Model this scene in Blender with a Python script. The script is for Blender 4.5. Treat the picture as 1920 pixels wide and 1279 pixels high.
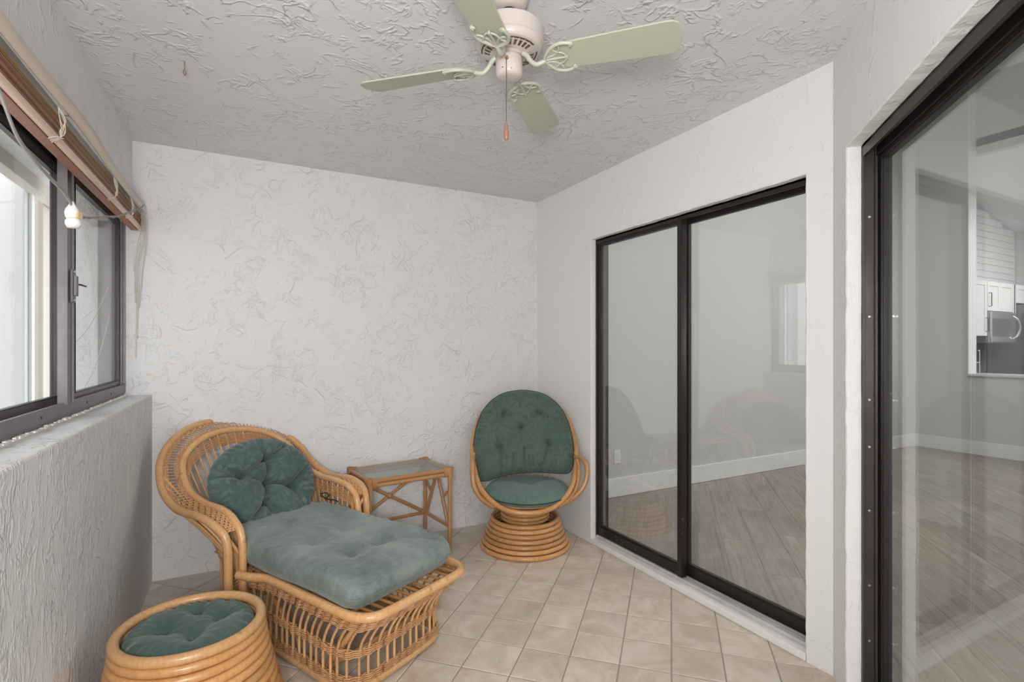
import bpy, bmesh, math, random
import numpy as np
from mathutils import Vector, Matrix
random.seed(7)
PI = math.pi
SC = bpy.context.scene
for o in list(bpy.data.objects): bpy.data.objects.remove(o)
COL = SC.collection

# ------------------------------------------------------------------ camera, world, lights, exposure
YAW = math.radians(28.07)
cam = bpy.data.cameras.new('camera'); cam_o = bpy.data.objects.new('camera', cam); COL.objects.link(cam_o)
cam_o.location = (0, 0, 1.31); cam_o.rotation_euler = (PI/2, 0, -YAW)
cam.sensor_width = 36; cam.lens = 975/1920*36; cam.shift_y = 11.5/1920; cam.clip_start = .02
SC.camera = cam_o
SC.view_settings.view_transform = 'Standard'; SC.view_settings.look = 'None'
SC.view_settings.gamma = 1; SC.view_settings.use_curve_mapping = False
SC.view_settings.exposure = -0.08
w = bpy.data.worlds.new('sky'); SC.world = w; w.use_nodes = True
bg = w.node_tree.nodes['Background']; bg.inputs[0].default_value = (.93, .96, 1, 1); bg.inputs[1].default_value = 3.7
def area(name, loc, target, sx, sy, power, color=(1, 1, 1)):
    l = bpy.data.lights.new(name, 'AREA'); l.shape = 'RECTANGLE'; l.size = sx; l.size_y = sy
    l.energy = power; l.color = color
    o = bpy.data.objects.new(name, l); COL.objects.link(o); o.location = loc
    o.rotation_euler = (Vector(target)-Vector(loc)).to_track_quat('-Z', 'Y').to_euler()
    return o
area('porch_fill', (-.30, -.36, 1.4), (.95, 2.2, 2.1), .30, .30, 40, (1, .975, .95))  # added fill lamp behind the camera, brightens ceiling and walls
area('living_room_fill', (4.8, .8, 3.9), (4.8, .8, 0), 3.0, 3.0, 115, (1, .98, .95))  # added fill lamp, unseen, lights the closed living room
area('kitchen_fill', (9.0, 1.4, 2.9), (9.0, 2.2, 0), 1.6, 1.2, 80, (1, .99, .97))  # added fill lamp, unseen, lights the closed kitchen

# ------------------------------------------------------------------ object helpers
def link(name, me, mat=None, parent=None, **props):
    o = bpy.data.objects.new(name, me); COL.objects.link(o)
    if mat is not None and me is not None and len(me.materials) == 0: me.materials.append(mat)
    if parent is not None: o.parent = parent
    for k, v in props.items(): o[k] = v
    return o
def thing(name, label, cat, loc=(0, 0, 0), rz=0, group=None):
    o = bpy.data.objects.new(name, None); COL.objects.link(o)
    o.empty_display_size = .05
    o.location = loc; o.rotation_euler = (0, 0, rz); o['label'] = label; o['category'] = cat
    if group: o['group'] = group
    return o
def struct(name, loc=(0, 0, 0), rz=0, label=None):
    o = bpy.data.objects.new(name, None); COL.objects.link(o); o.location = loc; o.rotation_euler = (0, 0, rz)
    o['kind'] = 'structure'
    if label: o['label'] = label
    return o
class MB:
    def __init__(s): s.v = []; s.f = []; s.sm = []
    def add(s, v, f, smooth=True):
        n = len(s.v); s.v += [tuple(map(float, p)) for p in v]
        s.f += [tuple(i+n for i in q) for q in f]; s.sm += [smooth]*len(f)
    def box(s, a, b):
        x0, y0, z0 = a; x1, y1, z1 = b
        s.add([(x0,y0,z0),(x1,y0,z0),(x1,y1,z0),(x0,y1,z0),(x0,y0,z1),(x1,y0,z1),(x1,y1,z1),(x0,y1,z1)],
              [(3,2,1,0),(4,5,6,7),(0,1,5,4),(1,2,6,5),(2,3,7,6),(3,0,4,7)], False)
        return s
    def prism(s, poly, z0, z1):
        n = len(poly)
        s.add([(p[0], p[1], z0) for p in poly]+[(p[0], p[1], z1) for p in poly],
              [tuple(range(n-1, -1, -1)), tuple(range(n, 2*n))]+[(i, (i+1) % n, (i+1) % n+n, i+n) for i in range(n)], False)
        return s
    def tube(s, pts, r, sides=10, closed=False, cap=True):
        P = np.array(pts, float); n = len(P)
        R = np.full(n, r) if np.isscalar(r) else np.array(r, float)
        if closed: T = np.roll(P, -1, 0)-np.roll(P, 1, 0)
        else: T = np.gradient(P, axis=0)
        T /= np.maximum(np.linalg.norm(T, axis=1), 1e-9)[:, None]
        a = np.array([0, 0, 1.]) if abs(T[0, 2]) < .9 else np.array([1., 0, 0])
        N = np.zeros_like(P); N[0] = np.cross(T[0], np.cross(a, T[0])); N[0] /= np.linalg.norm(N[0])
        for i in range(1, n):
            q = N[i-1]-T[i]*(N[i-1]@T[i]); N[i] = q/max(np.linalg.norm(q), 1e-9)
        if closed:      # spread the twist
            q = N[-1]-T[0]*(N[-1]@T[0]); q /= np.linalg.norm(q)
            ang = math.atan2(np.cross(q, N[0])@T[0], q@N[0])
        else: ang = 0
        B = np.cross(T, N); v = []
        for i in range(n):
            for k in range(sides):
                t = 2*PI*k/sides+ang*i/n
                v.append(P[i]+R[i]*(math.cos(t)*N[i]+math.sin(t)*B[i]))
        f = []; m = n if closed else n-1
        for i in range(m):
            j = (i+1) % n
            for k in range(sides):
                l = (k+1) % sides
                f.append((i*sides+k, i*sides+l, j*sides+l, j*sides+k))
        s.add(v, f)
        if cap and not closed:
            s.add(v[:sides], [tuple(range(sides-1, -1, -1))], False); s.add(v[-sides:], [tuple(range(sides))], False)
        return s
    def lathe(s, prof, n=32, c=(0, 0, 0)):
        v = []
        for r, z in prof:
            for k in range(n): v.append((c[0]+r*math.cos(2*PI*k/n), c[1]+r*math.sin(2*PI*k/n), c[2]+z))
        f = [(i*n+k, i*n+(k+1) % n, (i+1)*n+(k+1) % n, (i+1)*n+k) for i in range(len(prof)-1) for k in range(n)]
        s.add(v, f)
        return s
    def mesh(s, name='m'):
        me = bpy.data.meshes.new(name); me.from_pydata(s.v, [], s.f); me.polygons.foreach_set('use_smooth', s.sm); me.update()
        return me
    def build(s, name, mat, parent=None, bevel=0, **props):
        o = link(name, s.mesh(name), mat, parent, **props)
        if bevel:
            m = o.modifiers.new('bevel', 'BEVEL'); m.width = bevel; m.segments = 2; m.limit_method = 'ANGLE'
        return o
def cr(pts, n=8, closed=False):
    P = np.array(pts, float); m = len(P); out = []
    for i in range(m if closed else m-1):
        if closed: a, b, c, d = P[i-1], P[i], P[(i+1) % m], P[(i+2) % m]
        else:
            b, c = P[i], P[i+1]; a = P[i-1] if i else 2*b-c; d = P[i+2] if i+2 < m else 2*c-b
        for k in range(n):
            t = k/n
            out.append(.5*((2*b)+(c-a)*t+(2*a-5*b+4*c-d)*t*t+(3*b-a-3*c+d)*t**3))
    if not closed: out.append(P[-1])
    return np.array(out)
def resample(P, n, closed=False):
    P = np.array(P, float)
    Q = np.vstack([P, P[:1]]) if closed else P
    L = np.r_[0, np.cumsum(np.linalg.norm(np.diff(Q, axis=0), axis=1))]
    t = np.linspace(0, L[-1], n+1)[:-1] if closed else np.linspace(0, L[-1], n)
    return np.stack([np.interp(t, L, Q[:, k]) for k in range(Q.shape[1])], 1)

# ------------------------------------------------------------------ materials
def mat(name):
    m = bpy.data.materials.new(name); m.use_nodes = True; nt = m.node_tree
    return m, nt, nt.nodes['Principled BSDF']
def N(nt, t, **kw):
    n = nt.nodes.new(t)
    for k, v in kw.items():
        if k.startswith('i_'):
            key = k[2:]; n.inputs[int(key) if key.isdigit() else key].default_value = v
        else: setattr(n, k, v)
    return n
def L_(nt, a, b): nt.links.new(a, b)
def math_(nt, op, a, b=None, c=None, clamp=False):
    n = nt.nodes.new('ShaderNodeMath'); n.operation = op; n.use_clamp = clamp
    for i, x in enumerate((a, b, c)):
        if x is None: continue
        if isinstance(x, (int, float)): n.inputs[i].default_value = x
        else: nt.links.new(x, n.inputs[i])
    return n.outputs[0]
def ramp(nt, src, stops, interp='LINEAR'):
    n = nt.nodes.new('ShaderNodeValToRGB'); n.color_ramp.interpolation = interp
    while len(n.color_ramp.elements) < len(stops): n.color_ramp.elements.new(.5)
    for e, (p, c) in zip(n.color_ramp.elements, stops):
        e.position = p; e.color = c if len(c) == 4 else (*c, 1)
    nt.links.new(src, n.inputs[0]); return n.outputs[0]
def mixc(nt, f, a, b, mode='MIX'):
    n = nt.nodes.new('ShaderNodeMix'); n.data_type = 'RGBA'; n.blend_type = mode
    for i, x in ((0, f), (6, a), (7, b)):
        if isinstance(x, (int, float)): n.inputs[i].default_value = x
        elif isinstance(x, tuple): n.inputs[i].default_value = x if len(x) == 4 else (*x, 1)
        else: nt.links.new(x, n.inputs[i])
    return n.outputs[2]
def tc(nt, out='Object', scale=(1, 1, 1), rot=(0, 0, 0)):
    c = nt.nodes.new('ShaderNodeTexCoord'); m = nt.nodes.new('ShaderNodeMapping')
    m.inputs['Scale'].default_value = scale; m.inputs['Rotation'].default_value = rot
    nt.links.new(c.outputs[out], m.inputs[0]); return m.outputs[0]
def noise(nt, vec, scale, detail=3, rough=.5, dist=0):
    n = N(nt, 'ShaderNodeTexNoise'); n.inputs['Scale'].default_value = scale; n.inputs['Detail'].default_value = detail
    n.inputs['Roughness'].default_value = rough; n.inputs['Distortion'].default_value = dist
    nt.links.new(vec, n.inputs['Vector']); return n.outputs[0]
def bump(nt, b, h, strength, dist):
    n = N(nt, 'ShaderNodeBump'); n.inputs['Strength'].default_value = strength; n.inputs['Distance'].default_value = dist
    nt.links.new(h, n.inputs['Height']); nt.links.new(n.outputs[0], b.inputs['Normal']); return n
def plain(name, col, rough=.5, metal=0, spec=.5):
    m, nt, b = mat(name); b.inputs['Base Color'].default_value = (*col, 1)
    b.inputs['Roughness'].default_value = rough; b.inputs['Metallic'].default_value = metal
    b.inputs['Specular IOR Level'].default_value = spec
    return m
def stucco(name, col, scale=(1, 1, 1), amount=1.0, fine=.25, thr=.5, dist=.006, rough=.62, s1=9):
    m, nt, b = mat(name); v = tc(nt, 'Object', scale)
    def lines(sc, w_, dst, lvl, det=2.5):
        n = noise(nt, v, sc, det, .5, dst)
        return math_(nt, 'SUBTRACT', 1, math_(nt, 'MULTIPLY', math_(nt, 'ABSOLUTE', math_(nt, 'SUBTRACT', n, lvl)), w_), clamp=True)
    def msk(sc, lo, hi, off):
        vv = N(nt, 'ShaderNodeVectorMath', operation='ADD'); L_(nt, v, vv.inputs[0]); vv.inputs[1].default_value = (off, off*1.7, off*.6)
        return ramp(nt, noise(nt, vv.outputs[0], sc, 3, .65, .6), [(lo, (0, 0, 0)), (hi, (1, 1, 1))])
    h = math_(nt, 'MULTIPLY', lines(s1, 20, .6, .5), msk(5.2, thr+.03, thr+.09, 3))
    h = math_(nt, 'ADD', h, math_(nt, 'MULTIPLY', math_(nt, 'MULTIPLY', lines(s1*2.2, 11, .8, .53), msk(6.5, thr+.06, thr+.12, 11)), .8))
    h = math_(nt, 'ADD', h, math_(nt, 'MULTIPLY', math_(nt, 'MULTIPLY', lines(s1*.55, 34, .7, .47, 3), msk(5.0, thr+.03, thr+.08, 23)), .9))
    h = math_(nt, 'ADD', h, math_(nt, 'MULTIPLY', noise(nt, v, 2.2, 2), 1.2))
    h = math_(nt, 'ADD', h, math_(nt, 'MULTIPLY', noise(nt, v, 60, 4, .6), fine))
    bump(nt, b, h, amount, dist)
    c = mixc(nt, noise(nt, v, 1.3, 4, .6), tuple(x*.965 for x in col), tuple(min(1, x*1.03) for x in col))
    L_(nt, c, b.inputs['Base Color']); b.inputs['Roughness'].default_value = rough
    b.inputs['Specular IOR Level'].default_value = .35
    return m
M = {}
M['wall'] = stucco('stucco_wall', (.765, .755, .755), amount=.8, dist=.0040, thr=.47)
M['wall_r'] = stucco('stucco_wall_smooth', (.82, .82, .815), amount=.5, fine=.35, dist=.0035, thr=.54)
M['wall_l'] = stucco('stucco_wall_rough', (.74, .735, .73), scale=(1.7, 1.7, .8), amount=.9, fine=.45, thr=.43, dist=.0042, s1=12)
M['ceil'] = stucco('stucco_ceiling', (.73, .722, .728), scale=(1, 1, 1), amount=.85, dist=.0045, thr=.485, s1=9)
M['reveal'] = stucco('stucco_reveal', (.82, .815, .80), scale=(1.5, 1.5, 1.2), amount=.35, fine=.3, thr=.5, dist=.003)
M['ext'] = stucco('stucco_outside', (.84, .82, .80), amount=.5, thr=.5, dist=.004)
M['paint'] = plain('white_paint', (.74, .74, .73), .55)
M['trim'] = plain('white_trim', (.84, .84, .84), .4)
M['paint_grey'] = plain('interior_paint', (.62, .62, .615), .6)

def mk_metal(name, col, rough=.38, speck=0):
    m, nt, b = mat(name); v = tc(nt)
    c = mixc(nt, noise(nt, v, 14, 4, .6), tuple(x*.75 for x in col), tuple(x*1.35 for x in col))
    if speck:
        vo = N(nt, 'ShaderNodeTexVoronoi'); vo.inputs['Scale'].default_value = 55; L_(nt, v, vo.inputs['Vector'])
        sp = ramp(nt, vo.outputs['Distance'], [(0, (1, 1, 1)), (.085, (1, 1, 1)), (.11, (0, 0, 0))])
        pick = math_(nt, 'GREATER_THAN', noise(nt, v, 9, 1), .60)
        c = mixc(nt, math_(nt, 'MULTIPLY', sp, pick), c, (.6, .58, .55))
    L_(nt, c, b.inputs['Base Color']); b.inputs['Metallic'].default_value = .35; b.inputs['Roughness'].default_value = rough
    return m
M['bronze'] = mk_metal('dark_bronze_aluminium', (.026, .021, .019), .32, 1)
M['bronze_b'] = mk_metal('brown_bronze_aluminium', (.062, .048, .042), .42, 1)
M['grey_al'] = mk_metal('weathered_grey_aluminium', (.165, .148, .152), .42)
M['grey_dk'] = mk_metal('dark_window_channel', (.03, .026, .026), .45)
M['track'] = mk_metal('pale_sill_track', (.62, .6, .585), .5)
M['black'] = plain('black_rubber', (.012, .012, .012), .5)

def glass(name, tint=(.93, .95, .94), ior=1.5, haze=.0, boost=1.0):
    m, nt, b = mat(name); nt.nodes.remove(b); out = nt.nodes['Material Output']
    tr = N(nt, 'ShaderNodeBsdfTransparent'); tr.inputs[0].default_value = (*tint, 1)
    gl = N(nt, 'ShaderNodeBsdfGlossy'); gl.inputs['Roughness'].default_value = 0
    fr = N(nt, 'ShaderNodeFresnel'); ge = N(nt, 'ShaderNodeNewGeometry')
    L_(nt, math_(nt, 'ADD', ior, math_(nt, 'MULTIPLY', ge.outputs['Backfacing'], 1/ior-ior)), fr.inputs['IOR'])
    f = math_(nt, 'MULTIPLY', fr.outputs[0], boost, clamp=True)
    mx = N(nt, 'ShaderNodeMixShader'); L_(nt, f, mx.inputs[0]); L_(nt, tr.outputs[0], mx.inputs[1]); L_(nt, gl.outputs[0], mx.inputs[2])
    last = mx.outputs[0]
    if haze:
        df = N(nt, 'ShaderNodeBsdfDiffuse'); df.inputs[0].default_value = (.8, .8, .8, 1)
        v = tc(nt, 'Object', (1, 1, 1)); sm = noise(nt, v, 5, 4, .65, 1.5)
        hz = math_(nt, 'MULTIPLY', sm, haze*2)
        m2 = N(nt, 'ShaderNodeMixShader'); L_(nt, hz, m2.inputs[0]); L_(nt, last, m2.inputs[1]); L_(nt, df.outputs[0], m2.inputs[2]); last = m2.outputs[0]
    L_(nt, last, out.inputs[0]); return m
M['glass'] = glass('door_glass', (.90, .92, .915), 1.9, .016)
M['wglass'] = glass('window_glass', (.95, .965, .96), 1.45, .015)
M['tglass'] = glass('table_glass', (.84, .90, .88), 1.5, .03)

def rattan(name, c1, c2, dark, rough=.32):
    m, nt, b = mat(name); v = tc(nt)
    oi = N(nt, 'ShaderNodeObjectInfo')
    a = mixc(nt, noise(nt, v, 9, 4, .6, .6), c1, c2)
    fib = noise(nt, tc(nt, 'Object', (1, 1, .25)), 90, 3, .6)
    a = mixc(nt, ramp(nt, fib, [(.35, (0, 0, 0)), (.75, (.35, .35, .35))]), a, dark)
    node = ramp(nt, noise(nt, v, 22, 2, .5, .3), [(.66, (0, 0, 0)), (.74, (.5, .5, .5))])
    a = mixc(nt, node, a, dark)
    hsv = N(nt, 'ShaderNodeHueSaturation'); L_(nt, a, hsv.inputs['Color'])
    L_(nt, math_(nt, 'ADD', .86, math_(nt, 'MULTIPLY', oi.outputs['Random'], .28)), hsv.inputs['Value'])
    L_(nt, hsv.outputs[0], b.inputs['Base Color']); b.inputs['Roughness'].default_value = rough
    b.inputs['Coat Weight'].default_value = .25; b.inputs['Coat Roughness'].default_value = .2
    bump(nt, b, fib, .15, .001)
    return m
M['rattan'] = rattan('honey_rattan', (.62, .32, .125), (.75, .47, .225), (.30, .10, .03))
M['rattan_o'] = rattan('orange_rattan', (.53, .25, .085), (.64, .36, .15), (.25, .075, .022))
M['wicker'] = rattan('woven_cane', (.58, .29, .115), (.70, .41, .20), (.28, .085, .028), .42)
M['bamboo'] = rattan('table_bamboo', (.45, .22, .085), (.54, .29, .125), (.22, .08, .03))

def fabric(name, base, leaf, dust, dustcol=(.22, .28, .27), lscale=23, lstr=1.0, dark_leaf=False):
    m, nt, b = mat(name); v = tc(nt)
    def leaves(scale, seedrot):
        vv = tc(nt, 'Object', (scale, scale, 0), (0, 0, seedrot))
        vo = N(nt, 'ShaderNodeTexVoronoi', voronoi_dimensions='2D'); vo.inputs['Scale'].default_value = 1; vo.inputs['Randomness'].default_value = .75
        L_(nt, vv, vo.inputs['Vector'])
        d = N(nt, 'ShaderNodeVectorMath', operation='SUBTRACT'); L_(nt, vv, d.inputs[0]); L_(nt, vo.outputs['Position'], d.inputs[1])
        sep = N(nt, 'ShaderNodeSeparateColor'); L_(nt, vo.outputs['Color'], sep.inputs[0])
        rot = N(nt, 'ShaderNodeVectorRotate', rotation_type='Z_AXIS'); L_(nt, d.outputs[0], rot.inputs['Vector'])
        L_(nt, math_(nt, 'MULTIPLY', sep.outputs[0], 6.28), rot.inputs['Angle'])
        s = N(nt, 'ShaderNodeSeparateXYZ'); L_(nt, rot.outputs[0], s.inputs[0])
        ay = math_(nt, 'ABSOLUTE', s.outputs[1])
        env = math_(nt, 'MULTIPLY', math_(nt, 'SUBTRACT', 1, math_(nt, 'POWER', math_(nt, 'MULTIPLY', math_(nt, 'ABSOLUTE', s.outputs[0]), 1.95), 2)), .155)
        inside = math_(nt, 'MULTIPLY', math_(nt, 'SUBTRACT', env, ay), 30, clamp=True)
        vein = math_(nt, 'MULTIPLY', math_(nt, 'SUBTRACT', ay, .012), 60, clamp=True)
        return math_(nt, 'MULTIPLY', inside, vein)
    l1 = leaves(lscale, .3); l2 = leaves(lscale*.72, 1.4)
    lf = math_(nt, 'MAXIMUM', l1, math_(nt, 'MULTIPLY', l2, .8))
    stem = math_(nt, 'SUBTRACT', 1, math_(nt, 'MULTIPLY', math_(nt, 'ABSOLUTE', math_(nt, 'SUBTRACT', noise(nt, v, 9, 1, .4, .8), .5)), 70), clamp=True)
    lf = math_(nt, 'MAXIMUM', lf, math_(nt, 'MULTIPLY', stem, .6))
    patch = ramp(nt, noise(nt, v, 4.5, 2, .5, .6), [(.4, (.25, .25, .25)), (.62, (1, 1, 1))])
    lf = math_(nt, 'MULTIPLY', math_(nt, 'MULTIPLY', lf, patch), .9*lstr, clamp=True)
    a = mixc(nt, noise(nt, v, 6, 4, .6), tuple(x*.8 for x in base), tuple(x*1.2 for x in base))
    a = mixc(nt, lf, a, leaf)
    ds = ramp(nt, noise(nt, v, 3.2, 5, .62, .7), [(.33, (0, 0, 0)), (.68, (1, 1, 1))])
    a = mixc(nt, math_(nt, 'MULTIPLY', ds, dust), a, dustcol)
    streak = ramp(nt, noise(nt, tc(nt, 'Object', (1, 3.2, 1), (0, 0, .6)), 14, 5, .6, 1.2), [(.45, (0, 0, 0)), (.8, (1, 1, 1))])
    a = mixc(nt, math_(nt, 'MULTIPLY', streak, dust*.6), a, dustcol)
    L_(nt, a, b.inputs['Base Color']); b.inputs['Roughness'].default_value = .78
    b.inputs['Sheen Weight'].default_value = .25; b.inputs['Sheen Roughness'].default_value = .5
    h = math_(nt, 'ADD', noise(nt, v, 30, 4, .6, 1.0), math_(nt, 'MULTIPLY', noise(nt, v, 7, 3, .6, 1.6), 2.0))
    bump(nt, b, h, .6, .004)
    return m
M['fab'] = fabric('green_leaf_fabric', (.044, .085, .076), (.14, .195, .175), .35, (.12, .17, .165))
M['fab_seat'] = fabric('faded_green_fabric', (.078, .120, .108), (.13, .18, .165), .95, (.27, .305, .29), lstr=.55)
M['fab_egg'] = fabric('deep_green_leaf_fabric', (.060, .105, .082), (.022, .048, .036), .30, (.12, .165, .14), lscale=20)
M['fab_egg2'] = fabric('grey_green_fabric', (.075, .135, .112), (.11, .18, .15), .55, (.16, .23, .20), lstr=.4)
M['fab_ott'] = fabric('plain_green_fabric', (.030, .072, .056), (.06, .115, .09), .5, (.09, .145, .12), lstr=.35)
M['piping'] = plain('dark_green_piping', (.016, .04, .032), .7)
M['shadow_cloth'] = plain('dark_green_underside', (.02, .035, .032), .8)

def tile_mat():
    m, nt, b = mat('beige_ceramic_tile'); oi = N(nt, 'ShaderNodeObjectInfo')
    t = nt.nodes.new('ShaderNodeTexCoord'); ad = N(nt, 'ShaderNodeVectorMath', operation='ADD')
    mul = N(nt, 'ShaderNodeVectorMath', operation='SCALE'); cmb = N(nt, 'ShaderNodeCombineXYZ')
    L_(nt, oi.outputs['Random'], cmb.inputs[0]); L_(nt, oi.outputs['Random'], cmb.inputs[2])
    L_(nt, cmb.outputs[0], mul.inputs[0]); mul.inputs['Scale'].default_value = 37
    L_(nt, t.outputs['Object'], ad.inputs[0]); L_(nt, mul.outputs[0], ad.inputs[1]); v = ad.outputs[0]
    a = mixc(nt, ramp(nt, noise(nt, v, 7, 5, .62, .8), [(.32, (0, 0, 0)), (.66, (1, 1, 1))]), (.57, .455, .355), (.73, .65, .56))
    a = mixc(nt, math_(nt, 'MULTIPLY', ramp(nt, noise(nt, v, 40, 4, .6), [(.5, (0, 0, 0)), (.8, (1, 1, 1))]), .25), a, (.46, .36, .28))
    chip = ramp(nt, noise(nt, v, 34, 2, .5), [(.775, (0, 0, 0)), (.79, (1, 1, 1))])
    a = mixc(nt, chip, a, (.8, .77, .72))
    hsv = N(nt, 'ShaderNodeHueSaturation'); L_(nt, a, hsv.inputs['Color'])
    L_(nt, math_(nt, 'ADD', .93, math_(nt, 'MULTIPLY', oi.outputs['Random'], .12)), hsv.inputs['Value'])
    L_(nt, hsv.outputs[0], b.inputs['Base Color']); b.inputs['Roughness'].default_value = .36
    bump(nt, b, noise(nt, v, 12, 4, .6), .12, .003)
    return m
M['tile'] = tile_mat()
M['grout'] = plain('grey_grout', (.34, .31, .275), .8)
def plank_mat():
    m, nt, b = mat('grey_brown_laminate'); oi = N(nt, 'ShaderNodeObjectInfo')
    t = nt.nodes.new('ShaderNodeTexCoord'); mp = N(nt, 'ShaderNodeMapping'); mp.inputs['Scale'].default_value = (.9, 6, 1)
    cmb = N(nt, 'ShaderNodeCombineXYZ'); L_(nt, math_(nt, 'MULTIPLY', oi.outputs['Random'], 53), cmb.inputs[0]); L_(nt, math_(nt, 'MULTIPLY', oi.outputs['Random'], 31), cmb.inputs[1])
    L_(nt, t.outputs['Object'], mp.inputs[0]); L_(nt, cmb.outputs[0], mp.inputs['Location']); v = mp.outputs[0]
    g = noise(nt, v, 2.6, 6, .68, 1.3)
    a = ramp(nt, g, [(.3, (.175, .135, .11)), (.5, (.27, .215, .18)), (.7, (.38, .32, .275))])
    wv = N(nt, 'ShaderNodeTexWave', wave_type='BANDS', bands_direction='Y'); wv.inputs['Scale'].default_value = 1.6; wv.inputs['Distortion'].default_value = 9; wv.inputs['Detail'].default_value = 4; wv.inputs['Detail Scale'].default_value = .8
    L_(nt, v, wv.inputs['Vector'])
    a = mixc(nt, math_(nt, 'MULTIPLY', wv.outputs['Fac'], .22), a, (.44, .38, .33))
    hsv = N(nt, 'ShaderNodeHueSaturation'); L_(nt, a, hsv.inputs['Color'])
    L_(nt, math_(nt, 'ADD', .88, math_(nt, 'MULTIPLY', oi.outputs['Random'], .22)), hsv.inputs['Value'])
    L_(nt, hsv.outputs[0], b.inputs['Base Color']); b.inputs['Roughness'].default_value = .35
    return m
M['plank'] = plank_mat()
M['fan'] = plain('fan_cream_enamel', (.55, .49, .455), .32)
M['fan_arm'] = plain('fan_bracket_cream', (.46, .465, .385), .35)
M['blade'] = plain('fan_blade_pale_green', (.455, .46, .36), .42)
M['chain'] = plain('bead_chain', (.18, .14, .11), .35, .8)
M['pull'] = plain('wooden_pull', (.30, .15, .09), .4)
M['valance'] = plain('cream_valance', (.66, .56, .46), .5)
M['slat'] = plain('red_brown_slat', (.27, .10, .05), .45)
M['slat2'] = plain('gold_brown_slat', (.38, .24, .11), .45)
M['rail'] = plain('tan_rail', (.72, .52, .39), .4)
M['headrail'] = plain('grey_headrail', (.5, .47, .42), .4)
M['cord'] = plain('ivory_cord', (.62, .55, .47), .7)
M['gcord'] = plain('grey_cable', (.33, .31, .29), .6)
M['plug'] = plain('white_plastic', (.82, .80, .76), .35)
M['brass'] = plain('yellowed_insert', (.62, .47, .28), .4)
M['wood_post'] = plain('weathered_cream_board', (.62, .57, .49), .6)
M['steel'] = plain('stainless', (.55, .56, .58), .28, .9)
M['dglass'] = plain('oven_glass', (.10, .10, .105), .12)
M['dark_steel'] = plain('dark_stainless', (.24, .24, .25), .35, .6)
M['splash'] = plain('slate_backsplash', (.25, .25, .265), .35)
M['counter'] = plain('pale_quartz_counter', (.72, .74, .75), .2)
M['cabinet'] = plain('white_cabinet_paint', (.82, .82, .82), .35)

# ------------------------------------------------------------------ left-wall frame: t from back wall towards camera, off into the room
LV = np.array([.0169176, .9998569]); LN = np.array([LV[1], -LV[0]]); LO = np.array([-.497, 3.51]); CEIL = 2.447
LROT = -math.radians(.9694)
def left_node(name, **k): return struct(name, (LO[0], LO[1], 0), LROT, **k)
# in that node's local space: x = off, y = -t
def lbox(mb, off0, off1, t0, t1, z0, z1): return mb.box((min(off0, off1), -max(t0, t1), z0), (max(off0, off1), -min(t0, t1), z1))
def Lw(t, off, z): p = LO-LV*t+LN*off; return (p[0], p[1], z)
# diagonal-wall frame: local x = along e (towards camera), y = outward (behind wall)... node rotated so x->(-1,-1)/r2, y->( 1,-1)/r2
DROT = math.radians(-135)
def diag_node(name, **k): return struct(name, (2.10, 1.224, 0), DROT, **k)
# local (x=along e, y): rotating by -135: x axis -> (-.707,-.707); y axis -> (.707,-.707) = outward normal

# ------------------------------------------------------------------ room shell
YB = 3.51; XR = 2.10
fl = MB(); fl.prism([(-.75, -1.25), (2.2, -1.25), (2.2, 3.56), (-.75, 3.56)], -.12, -.0025)
floor = fl.build('floor', M['grout'], kind='structure')
# tiles at 45 degrees
P = .2062; G = .0055
def clip(poly, a, b, c):      # keep a x + b y <= c
    out = []
    for i in range(len(poly)):
        p, q = poly[i], poly[(i+1) % len(poly)]
        dp = a*p[0]+b*p[1]-c; dq = a*q[0]+b*q[1]-c
        if dp <= 0: out.append(p)
        if dp*dq < 0: s = dp/(dp-dq); out.append((p[0]+s*(q[0]-p[0]), p[1]+s*(q[1]-p[1])))
    return out
nd = np.array([1.4019, 1.9784]); e1 = np.array([1, 1])/2**.5; e2 = np.array([-1, 1])/2**.5
lim = [(0, 1, YB-.002), (1, 0, XR+.03), (0, -1, 1.2), (-LN[0], -LN[1], -(LN@LO)-.085), ((1)/2**.5, -1/2**.5, (2.1-1.224)/2**.5+.03)]
def tile_mesh(poly):
    n = len(poly); c = np.mean(poly, 0)
    ins = [(p[0]+(c[0]-p[0])*.022, p[1]+(c[1]-p[1])*.022) for p in poly]
    mb = MB(); mb.add([(p[0], p[1], -.010) for p in poly]+[(p[0], p[1], -.0013) for p in poly]+[(p[0], p[1], 0) for p in ins],
        [(i, (i+1) % n, (i+1) % n+n, i+n) for i in range(n)]+[(i+n, (i+1) % n+n, (i+1) % n+2*n, i+2*n) for i in range(n)]+[tuple(range(2*n, 3*n))], False)
    return mb.mesh('tile')
h = (P-G)/2
full = tile_mesh([(-h, -h), (h, -h), (h, h), (-h, h)]); full.materials.append(M['tile'])
for i in range(-26, 20):
    for j in range(-26, 20):
        c = nd+e1*P*(i+.5)+e2*P*(j+.5)
        poly = [tuple(c+e1*sx*h+e2*sy*h) for sx, sy in ((-1, -1), (1, -1), (1, 1), (-1, 1))]
        q = poly
        for a, b, d in lim:
            if q: q = clip(q, a, b, d)
        if len(q) < 3: continue
        A = abs(sum(q[k][0]*q[(k+1) % len(q)][1]-q[(k+1) % len(q)][0]*q[k][1] for k in range(len(q))))/2
        if A < .0004: continue
        dz = random.uniform(-.0006, .0006)
        if abs(A-4*h*h) < 1e-6:
            o = bpy.data.objects.new('tile', full); COL.objects.link(o); o.location = (c[0], c[1], dz); o.rotation_euler = (0, 0, PI/4+random.choice((0, 1, 2, 3))*PI/2)
        else:
            me = tile_mesh([(x-c[0], y-c[1]) for x, y in q]); me.materials.append(M['tile'])
            o = bpy.data.objects.new('tile', me); COL.objects.link(o); o.location = (c[0], c[1], dz)
        o.parent = floor

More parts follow.
